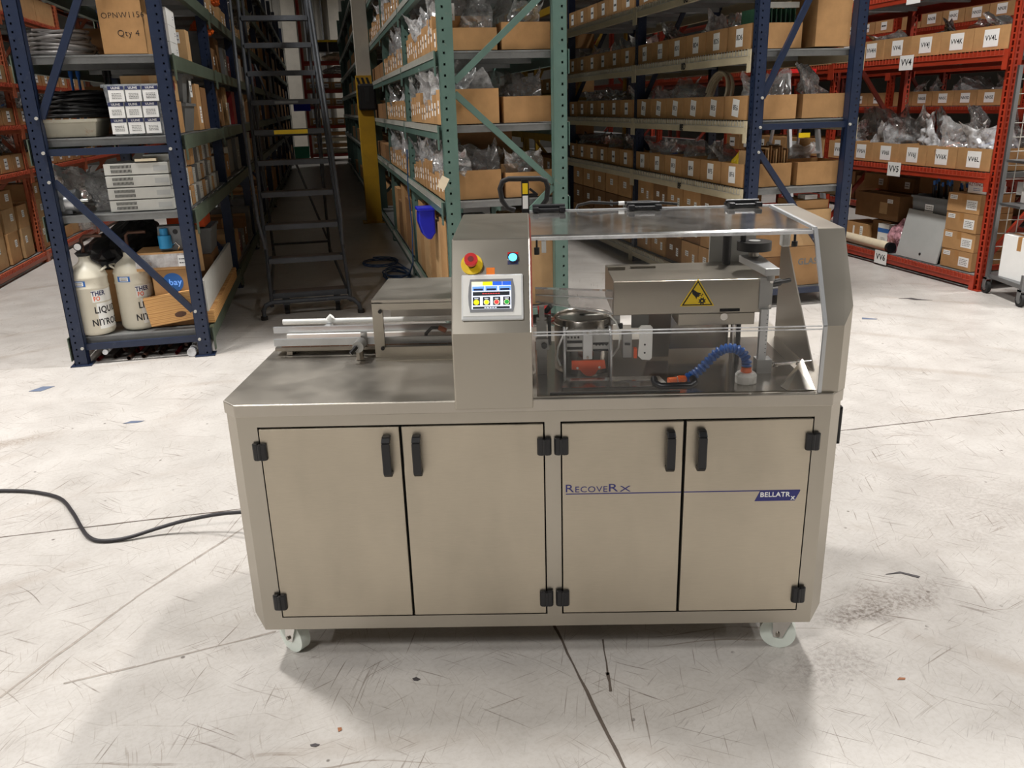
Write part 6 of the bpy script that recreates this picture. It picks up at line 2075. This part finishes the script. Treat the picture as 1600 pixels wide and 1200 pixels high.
# ------------------------------------------------------------------ pallet jack behind the machine: only its handle rises above the hood
J = T('pallet_jack', 'pallet jack behind the machine, its black loop handle showing above the tower', 'pallet jack', (-0.02, 3.5, 0))
loop = [(-0.045, 1.285), (-0.075, 1.295), (-0.098, 1.325), (-0.106, 1.375), (-0.095, 1.403), (-0.07, 1.413), (0.06, 1.411), (0.083, 1.402), (0.092, 1.375), (0.086, 1.325), (0.062, 1.295), (0.03, 1.283)]
P(MB().tube([(x - 0.004, 3.5, z) for x, z in loop], 0.011, 10), 'handle_loop', 'black_rubber', J, 'black loop handle')
P(MB().box(-0.022, 0.010, 3.488, 3.512, 1.262, 1.412), 'handle_stem', 'black_plastic', J, bev=0.003)
P(MB().box(-0.017, 0.005, 3.486, 3.488, 1.352, 1.395), 'sticker', 'yellow', J, 'yellow sticker')
P(MB().box(-0.017, 0.005, 3.486, 3.488, 1.292, 1.345), 'sticker', 'paper', J)
P(MB().box(0.010, 0.045, 3.494, 3.506, 1.340, 1.352).bar((0.012, 3.5, 1.372), (0.045, 3.5, 1.345), 0.008, 0.01), 'release_lever', 'black_plastic', J)
P(MB().cyl((-0.006, 3.5, 1.27), (-0.006, 3.62, 0.28), 0.022, 12), 'tiller', 'rack_orange', J)
P(MB().cyl((-0.006, 3.64, 0.10), (-0.006, 3.64, 0.34), 0.06, 16), 'pump', 'rack_orange', J)
for s in (-1, 1):
    P(MB().box(s * 0.19 - 0.08, s * 0.19 + 0.08, 3.70, 4.85, 0.05, 0.11), 'fork', 'rack_orange', J, bev=0.006)
    P(MB().cyl((s * 0.19 - 0.05, 4.65, 0.04), (s * 0.19 + 0.05, 4.65, 0.04), 0.04, 14), 'load_wheel', 'black_rubber', J)
    P(MB().cyl((s * 0.07 - 0.03, 3.64, 0.09), (s * 0.07 + 0.03, 3.64, 0.09), 0.09, 18), 'steer_wheel', 'black_rubber', J)
P(MB().box(-0.27, 0.27, 3.66, 3.76, 0.06, 0.40), 'back_frame', 'rack_orange', J, bev=0.006)

# ------------------------------------------------------------------ wire stock cart at the right edge
K = T('wire_cart', 'galvanised stock cart with wire mesh sides at the right edge', 'cart', (4.6, 7.1, 0))
x0, x1, y0, y1 = 4.07, 5.17, 6.80, 7.34
for x in (x0, x1):
    for y in (y0, y1):
        h_ = 1.9 if y == y1 or x == x1 else 0.26
        P(MB().box(x - 0.016, x + 0.016, y - 0.016, y + 0.016, 0.13, h_), 'post', 'galv', K)
        c = P(MB().cyl((x - 0.016, y, 0.055), (x + 0.016, y, 0.055), 0.055, 18), 'wheel', 'black_rubber', K)
        P(MB().cyl((x - 0.018, y, 0.055), (x + 0.018, y, 0.055), 0.03, 14), 'wheel_rim', 'galv', c)
        P(MB().box(x - 0.026, x - 0.02, y - 0.025, y + 0.025, 0.05, 0.14).box(x + 0.02, x + 0.026, y - 0.025, y + 0.025, 0.05, 0.14).box(x - 0.026, x + 0.026, y - 0.025, y + 0.025, 0.125, 0.14), 'fork', 'galv', c)
P(MB().box(x0, x1, y0, y1, 0.14, 0.175), 'lower_deck', 'galv', K)
for z in (0.79, 1.15):
    P(MB().box(x0, x1, y0 + 0.22, y1, z - 0.02, z), 'shelf', 'galv', K)
P(MB().bar((x0, y0, 0.25), (x0, y1, 0.79), 0.025, 0.025), 'stay', 'galv', K) if False else None
wr = MB()
for k in range(1, 12):
    wr.cyl((x0 + k * 0.092, y1, 0.18), (x0 + k * 0.092, y1, 1.88), 0.004, 6)
for k in range(1, 15):
    wr.cyl((x0, y1, 0.18 + k * 0.115), (x1, y1, 0.18 + k * 0.115), 0.004, 6)
w = P(wr, 'mesh_back', 'wire_grey', K)
w['kind'] = 'stuff'
o = carton(4.37, 6.86, 0.176, 0.45, 0.40, 0.36, 'white carton with brown tape and a bar symbol on the wire cart', 'paper', 'F', yaw=0.12, frame='w')
link('tape', MB().box(-0.16, -0.10, -0.0008, 0.4, 0.0, 0.3608).mesh('tape', 'tape_tan'), o)
lb = stick(o, -0.13, -0.001, 0.17, 0.08, 0.09)
link('symbol', MB().box(-0.018, -0.008, -0.0018, -0.0012, -0.025, 0.025).box(0.008, 0.018, -0.0018, -0.0012, -0.025, 0.025).box(-0.03, 0.03, -0.0018, -0.0012, -0.034, -0.029).box(-0.03, 0.03, -0.0018, -0.0012, 0.029, 0.034).mesh('symbol', 'ink'), lb)
carton(4.38, 7.05, 0.792, 0.30, 0.26, 0.09, 'small white carton on the middle shelf of the wire cart', 'paper', 'F', frame='w', tape=False)
carton(4.60, 7.06, 1.152, 0.5, 0.26, 0.2, 'brown carton on the upper shelf of the wire cart', 'card', 'F', frame='w')
carton(4.70, 7.34, 0.54, 0.8, 0.06, 0.13, 'flattened brown carton standing behind the white carton on the wire cart', 'card_dark', 'F', frame='w', tape=False) if False else None

# ------------------------------------------------------------------ power cable on the floor and scraps
pts = [Vector(p) for p in ((-3.2, 3.62, 0.009), (-2.9, 3.60, 0.009), (-2.56, 3.585, 0.009), (-2.39, 3.565, 0.009), (-2.22, 3.49, 0.009), (-2.08, 3.34, 0.009), (-1.97, 3.20, 0.009), (-1.89, 3.11, 0.009), (-1.82, 3.075, 0.009),
                              (-1.72, 3.09, 0.012), (-1.60, 3.14, 0.03), (-1.48, 3.16, 0.055), (-1.30, 3.16, 0.085), (-1.05, 3.10, 0.12), (-0.90, 3.0, 0.17))]
ONE(MB().tube(catmull(pts, 5), 0.0085, 8), 'power_cable', 'cable_floor', 'dark grey power cable running over the floor to the machine', 'cable', (-1.8, 3.1, 0))


def scrap(x, y, poly, label, mat, rot=0.0):
    o = ONE(MB().prism(poly, 0.0, 0.0015), 'floor_scrap', mat, label, 'scrap', (x, y, 0.0008), local=True)
    o.rotation_euler = (0, 0, rot)


scrap(-3.24, 5.16, [(-0.06, -0.05), (0.02, -0.05), (0.06, 0.05), (-0.02, 0.05)], 'grey-blue tape scrap on the floor near the left edge', 'scrap_blue')
scrap(-2.33, 4.50, [(-0.05, -0.02), (0.03, -0.01), (0.06, 0.02), (-0.02, 0.02)], 'grey-blue tape scrap on the floor left of the machine', 'scrap_blue')
scrap(3.33, 7.15, [(-0.09, 0.03), (0.03, 0.05), (0.06, 0.0), (0.16, -0.06), (0.02, -0.03), (-0.02, 0.02)], 'black bent tape scrap on the floor before the orange rack', 'scrap_dark')
scrap(2.68, 6.52, [(-0.02, -0.02), (0.09, -0.04), (0.10, -0.02), (0.0, 0.03)], 'bluish tape scrap on the floor beside the end cover', 'scrap_blue')
scrap(1.37, 2.72, [(-0.06, 0.012), (0.0, 0.03), (0.06, -0.005), (0.05, -0.016), (0.0, 0.018)], 'dark scrap on the floor right of the machine', 'scrap_dark')
scrap(-0.379, 2.168, [(-0.012, 0.004), (0.0, 0.010), (0.014, 0.0), (0.006, -0.008), (-0.006, -0.006)], 'dark chip on the floor in the shadow before the machine', 'scrap_dark')
scrap(-0.575, 1.951, [(-0.006, 0.006), (0.005, 0.008), (0.009, -0.003), (0.0, -0.010)], 'brown chip on the floor below the left caster', 'leaf_brown')
scrap(-0.631, 1.889, [(-0.014, 0.002), (0.0, 0.007), (0.014, 0.002), (0.004, -0.006), (-0.010, -0.004)], 'dark chip on the floor at the bottom of the picture', 'scrap_dark')
scrap(1.117, 2.141, [(-0.014, -0.004), (-0.004, 0.006), (0.014, 0.004), (0.010, -0.004)], 'orange-brown chip on the floor right of the right caster', 'leaf_brown')

# ------------------------------------------------------------------ aluminium stepladder in the aisle behind the white-beamed rack
S = T('step_ladder', 'aluminium stepladder with a yellow tag standing behind the end of the white-beamed rack', 'ladder', (5.25, 8.8, 0), 'r')
for s in (-1, 1):
    P(MB().bar((5.25 + s * 0.22, 8.35, 0.0), (5.25 + s * 0.15, 8.85, 1.95), 0.03, 0.06), 'front_rail', 'aluminium', S)
    P(MB().bar((5.25 + s * 0.22, 9.35, 0.0), (5.25 + s * 0.15, 8.92, 1.95), 0.025, 0.03), 'rear_rail', 'aluminium', S)
    P(MB().box(5.25 + s * 0.22 - 0.03, 5.25 + s * 0.22 + 0.03, 8.31, 8.40, 0.0, 0.05), 'rubber_foot', 'red', S)
for k in range(1, 7):
    z = k * 0.28
    y, hw = 8.35 + 0.5 * z / 1.95, 0.22 - 0.07 * z / 1.95
    P(MB().box(5.25 - hw, 5.25 + hw, y - 0.04, y + 0.05, z - 0.02, z), 'step', 'aluminium', S)
P(MB().box(5.09, 5.41, 8.80, 8.98, 1.95, 1.99), 'top_cap', 'red', S)
P(MB().box(5.19, 5.33, 8.686, 8.69, 1.27, 1.32), 'tag', 'yellow', S, 'yellow tag')
